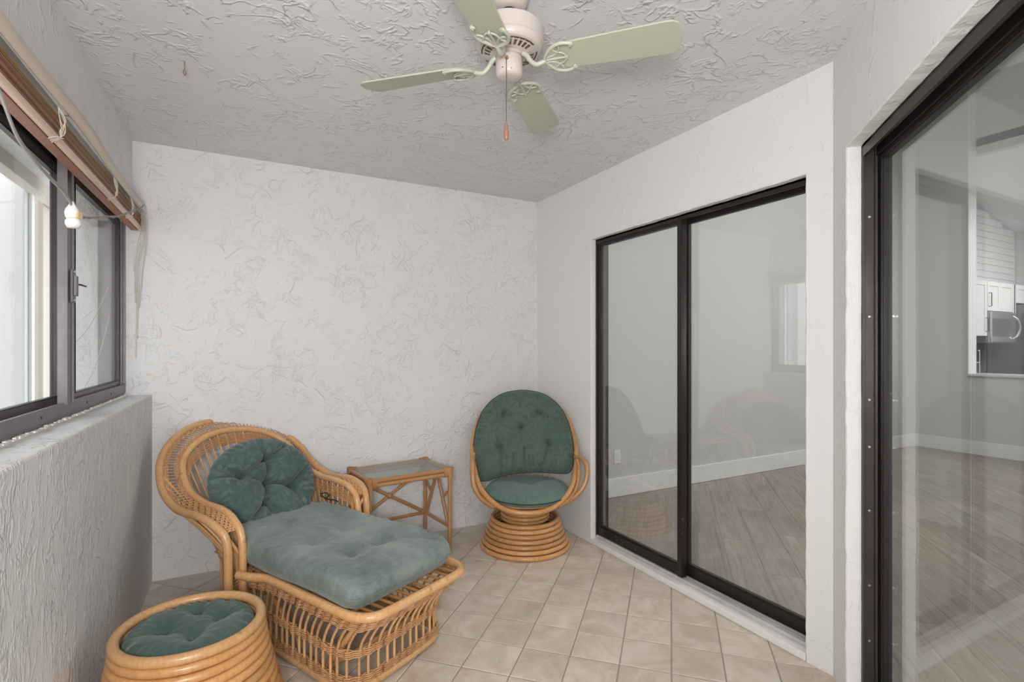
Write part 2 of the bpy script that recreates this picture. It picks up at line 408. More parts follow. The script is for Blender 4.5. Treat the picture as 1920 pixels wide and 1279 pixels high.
MB().prism([(-.75, -1.4), (2.24, -1.4), (2.24, 3.6), (-.75, 3.6)], CEIL, CEIL+.1).build('ceiling', M['ceil'], kind='structure')
MB().box((-.75, YB, -.1), (XR+.14, YB+.12, CEIL+.1)).build('wall_back', M['wall'], kind='structure')
# wall_right with the first door's opening
wr = MB(); Y0, Y1, DH = 1.333, 2.817, 2.032
wr.prism([(XR, Y1), (XR+.14, Y1), (XR+.14, YB), (XR, YB)], -.1, CEIL)
wr.prism([(XR, Y0), (XR+.14, Y0), (XR+.14, Y1), (XR, Y1)], DH, CEIL)
wr.prism([(XR, 1.224), (XR+.14, 1.166), (XR+.14, Y0), (XR, Y0)], -.1, CEIL)
wr.build('wall_right', M['wall_r'], kind='structure')
# diagonal wall with the second door's opening
E0, E1, DH2 = .168, 2.02, 2.045
dn = diag_node('wall_diagonal')
wd = MB()
wd.prism([(0, 0), (E0, 0), (E0, .14), (-.058, .14)], -.1, CEIL)
wd.prism([(E0, 0), (E1, 0), (E1, .14), (E0, .14)], DH2, CEIL)
wd.prism([(E1, 0), (2.22, 0), (2.22, .14), (E1, .14)], -.1, CEIL)
wd.build('plaster', M['wall_r'], dn)
# left wall: sill wall, upper wall, end piece
ln = left_node('wall_left')
TW = 3.05
lbox(MB(), -.16, .09, -.1, 4.7, -.1, 1.046).build('sill_wall', M['wall_l'], ln, bevel=.008)
lbox(MB(), -.16, 0, -.1, 4.7, 2.065, CEIL).build('upper_wall', M['wall'], ln)
lbox(MB(), -.16, .0, TW, 4.7, 1.046, 2.065).build('end_wall', M['wall'], ln)

# ------------------------------------------------------------------ window in the left wall
wn = left_node('window_1')
g = M['grey_al']
f = MB()
lbox(f, -.15, -.035, -.02, TW, 1.046, 1.062); lbox(f, -.042, -.030, -.02, TW, 1.062, 1.108)        # sill pan and inner lip
lbox(f, -.150, -.135, -.02, TW, 1.046, 1.085)
f.build('sill_frame', g, wn, bevel=.0015)
f = MB(); lbox(f, -.15, -.03, -.02, TW, 2.045, 2.066); lbox(f, -.04, -.028, -.02, TW, 1.99, 2.046); lbox(f, -.088, -.08, -.02, TW, 2.0, 2.046)
f.build('head_frame', M['grey_dk'], wn, bevel=.001)
f = MB(); lbox(f, -.15, -.03, -.015, .012, 1.108, 1.99); lbox(f, -.05, -.04, .012, .03, 1.108, 1.99); lbox(f, -.15, -.03, TW-.03, TW, 1.108, 1.99)
f.build('side_frame', g, wn, bevel=.001)
def sash(t0, t1, off, st=(.045, .045), rails=(.045, .03), z0=1.09, z1=2.0, m=g):
    s = MB()
    lbox(s, off-.011, off+.011, t0, t1, z0, z0+rails[0]); lbox(s, off-.011, off+.011, t0, t1, z1-rails[1], z1)
    lbox(s, off-.011, off+.011, t0, t0+st[0], z0+rails[0], z1-rails[1]); lbox(s, off-.011, off+.011, t1-st[1], t1, z0+rails[0], z1-rails[1])
    o = s.build('sash', m, wn, bevel=.002)
    gl = MB(); lbox(gl, off-.002, off+.002, t0+st[0]-.004, t1-st[1]+.004, z0+rails[0]-.004, z1-rails[1]+.004); gl.build('glass_pane', M['wglass'], o)
    sp = MB(); a, b, c, d = t0+st[0], t1-st[1], z0+rails[0], z1-rails[1]
    for aa, bb, cc, dd in ((a, b, c, c+.005), (a, b, d-.005, d), (a, a+.005, c, d), (b-.005, b, c, d)): lbox(sp, off-.004, off+.013, aa, bb, cc, dd)
    sp.build('glazing_bead', M['grey_dk'], o)
    return o
s1 = sash(.02, .965, -.062, st=(.035, .105), rails=(.026, .03), z0=1.10)
s2 = sash(.82, 1.98, -.095, st=(.13, .045), rails=(.035, .03), z0=1.085)
s3 = sash(1.96, TW-.02, -.062, st=(.06, .04), rails=(.026, .03), z0=1.10)
mu = MB(); lbox(mu, -.05, -.026, 1.0, 1.085, 1.10, 2.0); lbox(mu, -.028, -.02, 1.0, 1.008, 1.10, 2.0); lbox(mu, -.028, -.02, 1.077, 1.085, 1.10, 2.0)
mu.build('meeting_stile', g, wn, bevel=.0015)
lk = MB(); lbox(lk, -.020, -.012, 1.02, 1.055, 1.475, 1.60); lbox(lk, -.012, -.002, 1.024, 1.050, 1.50, 1.575)
lk = lk.build('latch', M['grey_al'], wn, bevel=.002)
MB().tube([(-.008, -1.03, 1.545), (.002, -1.01, 1.545), (.004, -.955, 1.545)], .0035, 8).build('latch_pin', M['grey_dk'], lk)
MB().tube([(-.012, -1.038, 1.485), (-.009, -1.038, 1.485)], .006, 8).tube([(-.012, -1.038, 1.59), (-.009, -1.038, 1.59)], .006, 8).build('screw', M['steel'], lk)
for t in (.35, .78, 1.32, 1.95, 2.6):
    MB().tube([(-.0305, -t, 1.082), (-.028, -t, 1.082)], .0045, 8).build('screw', M['grey_dk'], wn)
# crumbled sealant along the frame's bottom edge and jamb
sc = MB()
for k in range(130):
    t = k*TW/130; r = random.uniform(.003, .008)
    lbox(sc, -.032, -.026+random.uniform(0, .006), t, t+TW/130*.98, 1.046, 1.046+r)
sc.build('sealant', M['reveal'], wn, kind='stuff')

# outside the window
gx = MB().box((-5.5, -6, -.2), (-.75, 9, -.05)).build('ground', M['ext'], kind='structure')
on = left_node('wall_outside')
lbox(MB(), -1.72, -1.6, -7.0, 6, -.05, 3.2).build('stucco_face', M['ext'], on)
lbox(MB(), -3.6, -3.45, -12, 6, -.05, 4).build('stucco_face', M['paint_grey'], on)
sf = left_node('trim_1'); lbox(MB(), -.42, -.16, -3, 5, 2.19, 2.25).build('soffit', M['ext'], sf); lbox(MB(), -.46, -.40, -3, 5, 2.12, 2.3).build('fascia', M['wood_post'], sf)
pn = thing('porch_post', 'pale grooved post standing outside the left window, seen through its nearer pane', 'post', Lw(-.12, -.52, -.05), LROT)
MB().box((-.055, -.07, 0), (.055, .07, 2.24)).build('post_core', M['trim'], pn, bevel=.006)
MB().box((.055, -.02, 0), (.07, .02, 2.2)).build('post_batten', M['trim'], pn, bevel=.003)
pn = thing('timber_post', 'weathered cream timber post outside the left window, beside the pale post', 'post', Lw(-.45, -.52, -.05), LROT)
MB().box((-.05, -.10, 0), (.05, .10, 2.24)).build('post_core', M['wood_post'], pn, bevel=.005)
MB().box((-.065, -.045, 0), (-.05, .045, 2.2)).build('post_batten', M['wood_post'], pn, bevel=.003)
for k, (a, b, lab) in enumerate((((.86, 1.30), (.15, 1.62), 'thin white string slanting high across the right window pane, a cord reflection built solid'),
                                 ((.60, 1.13), (.12, 1.48), 'thin white string slanting low across the right window pane, a cord reflection built solid'))):
    p = [np.array(Lw(a[0]+(b[0]-a[0])*q, -.078, a[1]+(b[1]-a[1])*q-.05*math.sin(PI*q))) for q in np.linspace(0, 1, 12)]
    MB().tube(p, .0018, 5).build('glint', M['cord'], label=lab, category='glint')  # reflections of cords in the pane, modelled as thin tubes behind the glass

# ------------------------------------------------------------------ blind above the window
bl = thing('window_blind', 'raised slatted blind with cream valance bunched above the left window', 'blind', Lw(0, 0, 0), LROT)
TB = 2.95
bl.rotation_euler = (.010, 0, LROT)
lbox(MB(), .010, .046, .03, TB, 2.028, 2.058).build('headrail', M['headrail'], bl, bevel=.002)
v = MB(); nT = 60; va = []
for i in range(nT+1):
    t = .0+TB*i/nT
    bow = .014*math.exp(-((t-1.15)/.45)**2)+.010*math.exp(-((t-2.2)/.4)**2)
    lift = -.012*math.exp(-((t-.7)/.4)**2)+.008*math.exp(-((t-1.35)/.35)**2)-.012*t/2
    for (dx, z) in ((.066, 2.046), (.068, 2.062), (.064, 2.092), (.061, 2.092), (.065, 2.062), (.063, 2.046)):
        va.append((dx+bow*(1 if z > 2.05 else .3), -t, z+lift))
fa = []
for i in range(nT):
    for k in range(6): fa.append((i*6+k, i*6+(k+1) % 6, (i+1)*6+(k+1) % 6, (i+1)*6+k))
fa += [tuple(range(6)), tuple(range(nT*6, nT*6+6))]
v.add(va, fa); v.build('valance', M['valance'], bl)
for t in (.06, 1.4, 2.7): lbox(MB(), .046, .063, t, t+.012, 2.045, 2.058).build('valance_clip', M['headrail'], bl)
for k in range(14):
    z = 1.966+k*.0044; j = random.uniform(-.003, .003)
    s = MB(); lbox(s, .010+j, .050+j, .05, TB-.02, z, z+.0026); s.build('slat', M['slat2'] if k in (2, 5, 6, 10, 12, 13) else M['slat'], bl)
lbox(MB(), .004, .036, .05, TB-.02, 1.942, 1.958).build('shaded_underside', M['slat'], bl)  # shadow under the bottom rail, put in as a brown strip
lbox(MB(), .036, .056, .05, TB-.02, 1.944, 1.963).build('bottom_rail', M['rail'], bl, bevel=.005)
for t in (.10, .42, .78, 1.5, 2.3):      # bunched ladder strings
    s = MB()
    for k in range(7):
        a = random.uniform(-.01, .01)
        s.tube(cr([(.062, -t, 2.035), (.070+random.uniform(-.004, .01), -t-a, 2.0), (.066+random.uniform(0, .012), -t+a, 1.965), (.066, -t-a*.5, 1.945), (.045, -t-a, 1.931)], 4), .0012, 5)
    s.tube(cr([(.066, -t, 1.945), (.08, -t-.02, 1.938), (.07, -t-.045, 1.934), (.05, -t-.04, 1.928), (.055, -t-.01, 1.93)], 5), .0012, 5)
    s.build('ladder_string', M['cord'], bl)
for k, (dt, zb, dx) in enumerate(((.0, 1.25, .0), (.012, 1.36, .006), (-.005, 1.52, .012), (.022, 1.66, -.004))):
    p = [(.058+dx*.3, -.045-dt, 2.03), (.060+dx, -.05-dt*2.2, 1.9), (.05+dx*2-.02, -.036-dt*1.4, 1.75), (.045+dx-.02, -.025-dt*.5, 1.55), (.04-.02+dx, -.022-dt*.3, zb)]
    MB().tube(cr(p, 6), .0022, 6).build('pull_cord', M['cord'], bl)
MB().tube(cr([(.06, -.06, 2.0), (.04, -.09, 1.86), (.02, -.075, 1.72), (.02, -.06, 1.8), (.045, -.05, 1.92), (.06, -.045, 2.02)], 6), .0018, 6).build('pull_cord', M['cord'], bl)

# ------------------------------------------------------------------ hanging cable with plug
cb = thing('hanging_cable', 'twisted grey cable with white plug slung in front of the left window', 'cable', Lw(0, 0, 0), LROT)
pts = [(.30, .095, 2.03), (.42, .098, 1.985), (.5, .1, 1.965), (.62, .1, 1.925), (.73, .1, 1.893), (.92, .1, 1.835), (1.12, .1, 1.789), (1.34, .1, 1.736), (1.45, .1, 1.716), (1.50, .1, 1.712), (1.53, .1, 1.705)]
C1 = cr([(o, -t, z) for t, o, z in pts], 10)
for ph in (0, PI):
    q = [(p[0]+.0028*math.cos(i*.55+ph), p[1], p[2]+.0028*math.sin(i*.55+ph)) for i, p in enumerate(C1)]
    MB().tube(q, .0026, 6).build('cable_strand', M['gcord'], cb)
pts = [(1.54, .1, 1.722), (1.57, .1, 1.735), (1.64, .1, 1.748), (1.72, .1, 1.752), (1.80, .1, 1.757), (1.87, .1, 1.765), (1.965, .1, 1.785), (2.05, .1, 1.84), (2.15, .1, 1.9), (2.3, .09, 1.97), (2.45, .085, 2.06)]
C2 = cr([(o, -t, z) for t, o, z in pts], 8)
for dz in (-.0026, .0026):
    MB().tube([(p[0], p[1], p[2]+dz) for p in C2], .0028, 6).build('cable_strand', M['gcord'], cb)
pl = MB()
pl.lathe([(0, -.022), (.010, -.021), (.016, -.012), (.018, 0), (.015, .012), (.008, .024), (.005, .034), (0, .034)], 20, (.1, -1.545, 1.705))
plo = pl.build('plug_body', M['plug'], cb)
MB().lathe([(0, -.016), (.014, -.015), (.019, -.006), (.019, .004), (.013, .014), (0, .015)], 20, (.104, -1.552, 1.676)).build('plug_socket', M['plug'], cb)
MB().tube([(.113, -1.548, 1.700), (.121, -1.551, 1.699)], .010, 16).build('socket_insert', M['brass'], plo)

# ------------------------------------------------------------------ sliding doors (generic builder in a local frame x = along wall, y = outwards)
def sliding_door(node, x0, x1, H, zs, panels, reveal, fm, fm2, first=.03, hd=.045, tp=.048, fin=1.0):
    b = MB(); b.box((x0, reveal, H-hd), (x1, reveal+.012, H)).box((x0, reveal, H-.012), (x1, .135, H)).box((x0, reveal+.040, H-hd-.003), (x1, reveal+.048, H)).box((x0, .128, H-hd), (x1, .135, H))
    b.build('head_frame', fm, node, bevel=.001)
    for xa, xb in ((x0, x0+first), (x1-first, x1)):
        b = MB(); s = 1 if xa == x0 else -1; e = xa if s > 0 else xb
        b.box((min(e, e+s*.008), reveal, zs), (max(e, e+s*.008), .135, H-.012))
        for yy, wd_ in ((reveal, .018), (reveal+.038, .022), (.128, .018)):
            wd_ *= fin; b.box((min(e, e+s*wd_), yy, zs), (max(e, e+s*wd_), yy+.008, H-.012))
        jf = b.build('jamb_frame', fm2, node, bevel=.001)
        for z in (.25, .45, .72, .95, 1.12, 1.42, 1.78):
            p = (e+s*.008, reveal+.023, z); MB().tube([p, (p[0]+s*.0025, p[1], p[2])], .004, 8).build('screw', M['steel'], jf)
    for (a, c, yy, stl, str_) in panels:
        z0, z1 = zs+.012, H-.016; bt = .062
        s = MB(); y0, y1 = yy-.014, yy+.014
        s.box((a, y0, z0), (c, y1, z0+bt)); s.box((a, y0, z1-tp), (c, y1, z1)); s.box((a, y0, z0+bt), (a+stl, y1, z1-tp)); s.box((c-str_, y0, z0+bt), (c, y1, z1-tp))
        s.box((a+.006, y0-.005, z0+bt-.012), (c-.006, y0, z0+bt-.004))
        pn_ = s.build('sliding_panel', fm, node, bevel=.002)
        MB().box((a+stl-.005, yy-.0025, z0+bt-.005), (c-str_+.005, yy+.0025, z1-tp+.005)).build('glass_pane', M['glass'], pn_)
        g_ = MB(); aa, bb, cc, dd = a+stl, c-str_, z0+bt, z1-tp
        for p_, q_, r_, t_ in ((aa, bb, cc, cc+.005), (aa, bb, dd-.005, dd), (aa, aa+.005, cc, dd), (bb-.005, bb, cc, dd)): g_.box((p_, yy-.011, r_), (q_, yy+.011, t_))
        g_.build('glazing_bead', M['black'], pn_)
    s = MB(); s.box((x0, -.004, 0), (x1, .135, zs-.012)); s.build('threshold', M['reveal'], node, bevel=.004)
    s = MB(); s.box((x0, reveal-.004, zs-.012), (x1, .135, zs-.004))
    for yy in (reveal, reveal+.02, reveal+.045, reveal+.062, .125): s.box((x0, yy, zs-.004), (x1, yy+.004, zs+.012))
    s.build('sill_track', M['track'], node, bevel=.001)
# door 1: local x from far edge towards camera (world -Y), y outward = +X : rotation -90deg maps x->-Y, y->+X
d1 = struct('door_1', (XR, Y1, 0), -PI/2)
W1 = Y1-Y0
sliding_door(d1, .004, W1-.004, DH-.002, .045, [(.016, .764, .060, .022, .032), (.732, W1-.012, .102, .024, .012)], .036, M['bronze'], M['bronze_b'], hd=.030, tp=.024, fin=.6)
MB().box((.733, .034, .06), (.764, .046, DH-.03)).build('interlock', M['bronze'], d1, bevel=.002)
# door 2
d2 = diag_node('door_2')
sliding_door(d2, E0+.002, E1-.004, DH2-.002, .045, [(E0+.012, 1.12, .108, .036, .045), (1.09, E1-.012, .066, .045, .035)], .045, M['bronze'], M['bronze_b'])
MB().box((E0+.009, .0945, .93), (E0+.017, .096, 1.04)).build('strike_plate', M['steel'], d2)
# rough plaster returns around both openings
def returns(node, x0, x1, H, dep, zb=.03):
    n = 70
    for kind in ('jamb', 'head'):
        mb = MB()
        for side in ((0, 1) if kind == 'jamb' else (0,)):
            v = []; f = []
            wob = 0
            for k in range(n+1):
                u = k/n; j = random.uniform(.001, .0035); wob = wob*.7+random.uniform(-.002, .002); e_ = dep+.004+wob*1.5; fr = -.002-abs(wob)
                if kind == 'jamb':
                    z_ = zb+(H-zb)*u; xa, xb = (x0-.002, x0+.001+j) if side == 0 else (x1+.002, x1-.001-j)
                    v += [(xa, fr, z_), (xb, fr+.003, z_), (xb, e_, z_), (xa, e_, z_)]
                else:
                    x_ = x0+(x1-x0)*u
                    v += [(x_, fr, H+.002), (x_, fr+.003, H-.001-j), (x_, e_, H-.001-j), (x_, e_, H+.002)]
            for k in range(n):
                for q in range(4): f.append((k*4+q, k*4+(q+1) % 4, (k+1)*4+(q+1) % 4, (k+1)*4+q))
            mb.add(v, f, False)
        mb.build('plaster_return', M['reveal'], node, kind='stuff')
returns(d1, 0, W1, DH, .034)
returns(d2, E0, E1, DH2, .043)

# ------------------------------------------------------------------ rooms behind the doors
FZ = .03; XC = 7.8
lf = MB().prism([(2.24, -4.0), (11.2, -4.0), (11.2, 3.51), (2.24, 3.51)], -.1, FZ-.003).prism([(2.24, 1.15), (.69, -.4), (.69, -4), (2.24, -4)], -.1, FZ-.003).build('floor', M['grout'], kind='structure')
lf.name = 'floor.001'
PW, PL = .185, 1.22
for i in range(-30, 48):
    for j in range(-8, 9):
        # rows across e2, length along e1
        c0 = np.array([2.3, 0.]) + e2*PW*(i-12) + e1*(PL*(j)+(i*.43 % 1)*PL)
        q0 = [tuple(c0+e1*sx+e2*sy) for sx, sy in ((.001, .001), (PL-.001, .001), (PL-.001, PW-.001), (.001, PW-.001))]
        for extra in (((-1, 0, -2.245),), ((1, 0, 2.245), (-1, 1, -1.10))):
            q = q0
            for a, b, d in ((0, 1, 3.49), (1, 0, XC-.002), (0, -1, 1.6), (-1, 0, -1.3))+extra:
                if q: q = clip(q, a, b, d)
            if len(q) < 3: continue
            if min(x for x, y in q) > 5.6 and max(y for x, y in q) < .6: continue
            c = c0+e1*PL/2+e2*PW/2
            rot = [((x-c[0])*e1[0]+(y-c[1])*e1[1], (x-c[0])*e2[0]+(y-c[1])*e2[1]) for x, y in q]
            n = len(rot); mb = MB()
            mb.add([(x, y, -.003) for x, y in rot]+[(x, y, 0) for x, y in rot], [tuple(range(n, 2*n))]+[(k, (k+1) % n, (k+1) % n+n, k+n) for k in range(n)], False)
            o = mb.build('plank', M['plank'], lf); o.location = (c[0], c[1], FZ); o.rotation_euler = (0, 0, PI/4)
MB().box((XR+.14, YB, -.1), (XC+.2, YB+.12, 4.6)).build('wall_far', M['paint_grey'], kind='structure')
MB().box((XR+.14, YB-.014, FZ), (XC, YB, FZ+.16)).build('baseboard_far', M['trim'], kind='structure', bevel=.003)
wl = MB(); JY = 2.945
wl.box((XC, JY, -.1), (XC+.2, YB, 4.6)); wl.box((XC, -4, -.1), (XC+.2, JY, .965)); wl.box((XC+.2, -4, 3.66), (XC+.3, YB, 4.6))
wl.build('wall_divider', M['paint_grey'], kind='structure')
MB().box((XC-.004, JY-.006, .99), (XC+.204, JY, 4.58)).build('trim_2', M['trim'], kind='structure')
MB().box((XC-.014, -4, FZ), (XC, YB-.014, FZ+.16)).build('baseboard_divider', M['trim'], kind='structure', bevel=.003)
MB().box((XC-.03, -4, .965), (XC+.36, JY-.006, .992)).build('trim_3', M['counter'], kind='structure', bevel=.004)
MB().box((XR+.14, -4.1, 4.6), (XC+.2, 3.63, 4.7)).build('ceiling.001', M['paint'], kind='structure')
MB().box((1.2, -4.12, -.1), (11.2, -4.0, 4.6)).build('wall_near', M['paint_grey'], kind='structure')
# porch side of the living room above the porch ceiling is closed off
ug = MB(); ug.box((XR+.0, 1.3, CEIL+.1), (XR+.14, 3.63, 4.6)); ug.box((1.2, -4, CEIL+.1), (1.3, 1.3, 4.6)); ug.box((1.2, 1.2, CEIL+.1), (XR+.14, 1.3, 4.6)); ug.box((1.2, -4, -.1), (1.3, -.6, CEIL+.1))
ug.build('wall_upper', M['paint_grey'], kind='structure')
ou = thing('wall_outlet', 'white electrical outlet low on the far wall behind the first sliding door', 'outlet', (2.893, YB, .372))
MB().box((-.035, -.006, -.058), (.035, 0, .058)).build('cover_plate', M['trim'], ou, bevel=.003)
for z in (-.022, .022): MB().box((-.017, -.009, z-.014), (.017, -.006, z+.014)).build('receptacle', M['paint'], ou, bevel=.002)

# kitchen
KX0, KX1 = XC+.2, 10.85
kw = struct('wall_kitchen')
MB().prism([(KX0, YB), (KX1, YB), (KX1, YB+.12), (KX0, YB+.12)], -.1, 4.6).build('backing', M['paint_grey'], kw)
z = 2.15
def slope(x): return 3.39-.225*(x-9.63)
bh = .098
k = 0
while z < 3.9:
    zt = z+bh-.005
    x1 = KX1-.02 if zt < slope(KX1) else 9.63+(3.39-zt)/.225
    if x1 <= KX0+.1: break
    MB().box((KX0, YB-.014, z), (x1, YB, zt)).build('board', M['trim'], kw)
    z += bh; k += 1
MB().prism([(KX1, -1), (KX1+.1, -1), (KX1+.1, YB+.1), (KX1, YB+.1)], -.1, 4.6).build('wall_kitchen_side', M['paint_grey'], kind='structure')
kc = MB(); za, zb_ = slope(KX0), slope(KX1)
kc.add([(KX0, -4, za), (KX1, -4, zb_), (KX1, YB, zb_), (KX0, YB, za), (KX0, -4, za+.1), (KX1, -4, zb_+.1), (KX1, YB, zb_+.1), (KX0, YB, za+.1)],
       [(0, 1, 2, 3), (7, 6, 5, 4), (0, 4, 5, 1), (1, 5, 6, 2), (2, 6, 7, 3), (3, 7, 4, 0)], False)
kc.build('ceiling.002', M['trim'], kind='structure')
def cabinet(x0, x1, z0, z1, label, doors, yf=3.16, handle=None, group='white kitchen wall cabinets'):
    t = thing('wall_cabinet', label, 'cabinet', (x0, YB-.014, z0), 0, group)
    W = x1-x0; D = YB-.014-yf; H = z1-z0
    MB().box((0, -D+.02, 0), (W, 0, H)).build('body', M['cabinet'], t)
    for i in range(doors):
        a = W*i/doors+.002; b = W*(i+1)/doors-.002
        d = MB(); fr = .06
        d.box((a, -D, .002), (b, -D+.012, H-.002))
        for q in ((a, a+fr, .002, H-.002), (b-fr, b, .002, H-.002), (a+fr, b-fr, .002, .002+fr), (a+fr, b-fr, H-.002-fr, H-.002)):
            d.box((q[0], -D-.010, q[2]), (q[1], -D, q[3]))
        do = d.build('door', M['cabinet'], t, bevel=.001)
        if handle is not None and i in handle:
            hx = b-.04 if handle[i] > 0 else a+.04
            hb = MB().tube([(hx, -D-.01, .06), (hx, -D-.04, .06), (hx, -D-.04, .24), (hx, -D-.01, .24)], .006, 8); hb.build('handle', M['black'], do)
    return t
cabinet(8.05, 8.89, 1.46, 2.2, 'white wall cabinet left of the microwave, its bare side facing the pass-through', 1, handle={0: 1}, yf=3.16)
cabinet(8.90, 9.70, 1.80, 2.2, 'white two-door cabinet directly above the microwave', 2, handle={0: -1})
cabinet(9.71, 9.80, 1.45, 2.2, 'narrow white cabinet between microwave and fridge', 1)
cabinet(9.81, 10.84, 1.94, 2.2, 'low white cabinet above the dark fridge', 2)
mw = thing('microwave', 'stainless microwave with curved bar handle under the white cabinets', 'microwave', (8.91, YB-.014, 1.37))
MB().box((0, -.36, 0), (.77, 0, .42)).build('body', M['steel'], mw, bevel=.006)
MB().box((.01, -.385, .005), (.77, -.36, .415)).build('door', M['steel'], mw, bevel=.006)
MB().box((.03, -.389, .085), (.58, -.385, .325)).build('door_window', M['dglass'], mw)
MB().tube(cr([(.65, -.385, .05), (.68, -.43, .10), (.70, -.45, .21), (.68, -.43, .32), (.65, -.385, .37)], 6), .014, 10).build('handle', M['steel'], mw)
bs = MB().box((KX0, YB-.022, .93), (9.80, YB-.014, 1.46)).build('backsplash', M['splash'], label='grey slate backsplash on the kitchen wall below the microwave', category='backsplash')
fg = thing('refrigerator', 'dark stainless fridge under the low white cabinet', 'fridge', (9.82, YB-.03, FZ))
MB().box((0, -.62, 0), (.98, 0, 1.88)).build('body', M['dark_steel'], fg, bevel=.01)
for a, b in ((.004, .487), (.493, .976)):
    q = MB().box((a, -.68, .03), (b, -.62, 1.87)).build('door', M['dark_steel'], fg, bevel=.008)
    hx = b-.03 if a < .1 else a+.03
    MB().tube([(hx, -.68, .6), (hx, -.72, .62), (hx, -.72, 1.5), (hx, -.68, 1.52)], .01, 8).build('handle', M['steel'], q)
bc = thing('base_cabinet', 'white base cabinet run under the kitchen counter', 'cabinet', (KX0+.01, YB-.03, FZ))
MB().box((0, -.58, .1), (.87, 0, .87)).build('body', M['cabinet'], bc)
for a in (.003, .437): MB().box((a, -.60, .12), (a+.428, -.58, .86)).build('door', M['cabinet'], bc, bevel=.002)
MB().box((KX0+.005, YB-.65, FZ+.87), (8.885, YB-.024, FZ+.905)).build('worktop', M['counter'], bevel=.003, label='pale worktop beside the stove in the kitchen', category='worktop')
st = thing('stove', 'dark slide-in stove standing under the microwave', 'stove', (8.90, YB-.03, FZ))
MB().box((0, -.62, 0), (.79, 0, .9)).build('body', M['dark_steel'], st, bevel=.004)
MB().box((.005, -.61, .9), (.785, -.01, .912)).build('cooktop', M['dglass'], st)
MB().box((.05, -.635, .2), (.74, -.62, .7)).build('oven_door', M['dglass'], st, bevel=.004)
ct = thing('coffee_maker', 'black coffee maker on the worktop seen through the pass-through', 'appliance', (8.35, 3.2, FZ+.905))
MB().box((-.09, -.12, 0), (.09, .12, .03)).box((-.09, .03, .03), (.09, .12, .30)).box((-.09, -.12, .25), (.09, .12, .34)).build('body', M['black'], ct, bevel=.006)
MB().lathe([(0, .035), (.055, .035), (.065, .09), (.05, .16), (.035, .19), (0, .19)], 20, (0, -.045, 0)).build('carafe', M['dglass'], ct)
tr_ = thing('wire_rack', 'small pale wire rack of dark jars beside the coffee maker', 'rack', (8.68, 3.25, FZ+.905))
rk = MB()
for zz in (.01, .17, .33):
    rk.tube([(-.1, -.06, zz), (.1, -.06, zz), (.1, .06, zz), (-.1, .06, zz)], .006, 6, closed=True); rk.box((-.1, -.06, zz-.003), (.1, .06, zz))
for sx in (-1, 1):
    for sy in (-1, 1): rk.tube([(sx*.1, sy*.06, 0), (sx*.1, sy*.06, .34)], .005, 6)
rk.build('rack_frame', M['trim'], tr_)
for zz, r_n in ((.01, 'bottom'), (.17, 'top')):
    for sx, p_n in ((-.065, 'left'), (0, 'middle'), (.065, 'right')):
        MB().lathe([(0, 0), (.026, 0), (.028, .02), (.028, .08), (.018, .1), (.018, .115), (0, .115)], 14, (8.68+sx, 3.25, FZ+.905+zz)).build('jar', M['dglass'], label='small dark jar, %s one on the %s shelf of the kitchen wire rack' % (p_n, r_n), category='jar', group='jars in the kitchen rack')

# ------------------------------------------------------------------ ceiling hook
hk = MB(); hk.tube(cr([(0, 0, 0), (0, 0, -.02), (.001, 0, -.036)], 4), .0017, 6)
hk.tube([(.0+.006*math.cos(a), 0, -.046+.010*math.sin(a)) for a in np.linspace(PI/2, PI*2.3, 14)], .0022, 6)
o = hk.build('ceiling_hook', M['pull'], label='small rusty screw hook in the ceiling near the left wall', category='hook'); o.location = (-.176, 2.438, CEIL+.001); o.rotation_euler = (0, 0, .9)

# ------------------------------------------------------------------ ceiling fan
FC = (.783, 1.4875); FZB = 2.225
fan = thing('ceiling_fan', 'cream four-blade ceiling fan with bead chain and wooden pull', 'fan', (FC[0], FC[1], 0))
MB().lathe([(0, CEIL), (.062, CEIL), (.064, CEIL-.014), (.05, CEIL-.045), (.03, CEIL-.052), (0, CEIL-.052)], 36).build('canopy', M['fan'], fan)
MB().lathe([(0, CEIL-.05), (.026, CEIL-.05), (.026, CEIL-.07), (0, CEIL-.07)], 24).lathe([(.016, CEIL-.07), (.016, 2.35)], 20).build('ball_collar', M['black'], fan)
mot = MB()
for pr in ([(0, 2.350), (.05, 2.350), (.09, 2.346), (.106, 2.338)], [(.106, 2.338), (.107, 2.331)], [(.107, 2.331), (.1115, 2.330)], [(.1115, 2.330), (.1115, 2.288)], [(.1115, 2.288), (.108, 2.285)], [(.108, 2.285), (.1065, 2.276), (.103, 2.269), (.098, 2.2650)], [(.098, 2.2650), (.06, 2.254), (.045, 2.252), (0, 2.252)]): mot.lathe(pr, 64)
mot = mot.build('motor_housing', M['fan'], fan)
vs = MB()
for k in range(28):
    a = 2*PI*k/28
    if min(abs(((a-(PI/4+q*PI/2)+PI) % (2*PI))-PI) for q in range(4)) < .16: continue
    for r0, r1, wv_ in ((.062, .080, .0034), (.086, .0905, .0072)):
        c_, s_ = math.cos(a), math.sin(a)
        def zz(r): return 2.254+(r-.060)*(10/36.)-.0012
        pts = [(r0, -wv_), (r1, -wv_*1.4), (r1, wv_*1.4), (r0, wv_)]
        vs.add([(r*c_-t*s_, r*s_+t*c_, zz(r)) for r, t in pts]+[(r*c_-t*s_, r*s_+t*c_, zz(r)+.004) for r, t in pts], [(3, 2, 1, 0), (0, 1, 5, 4), (1, 2, 6, 5), (2, 3, 7, 6), (3, 0, 4, 7)], False)
vs.build('vent_slots', M['chain'], mot, kind='stuff')
MB().lathe([(0, 2.254), (.046, 2.254), (.046, 2.250), (.03, 2.249), (.03, 2.246), (.040, 2.245), (.0435, 2.240), (.0435, 2.192), (.040, 2.183), (.030, 2.178), (0, 2.177)], 40).build('switch_housing', M['fan'], fan)
cd = Vector((-FC[0], -FC[1], 0)).normalized()
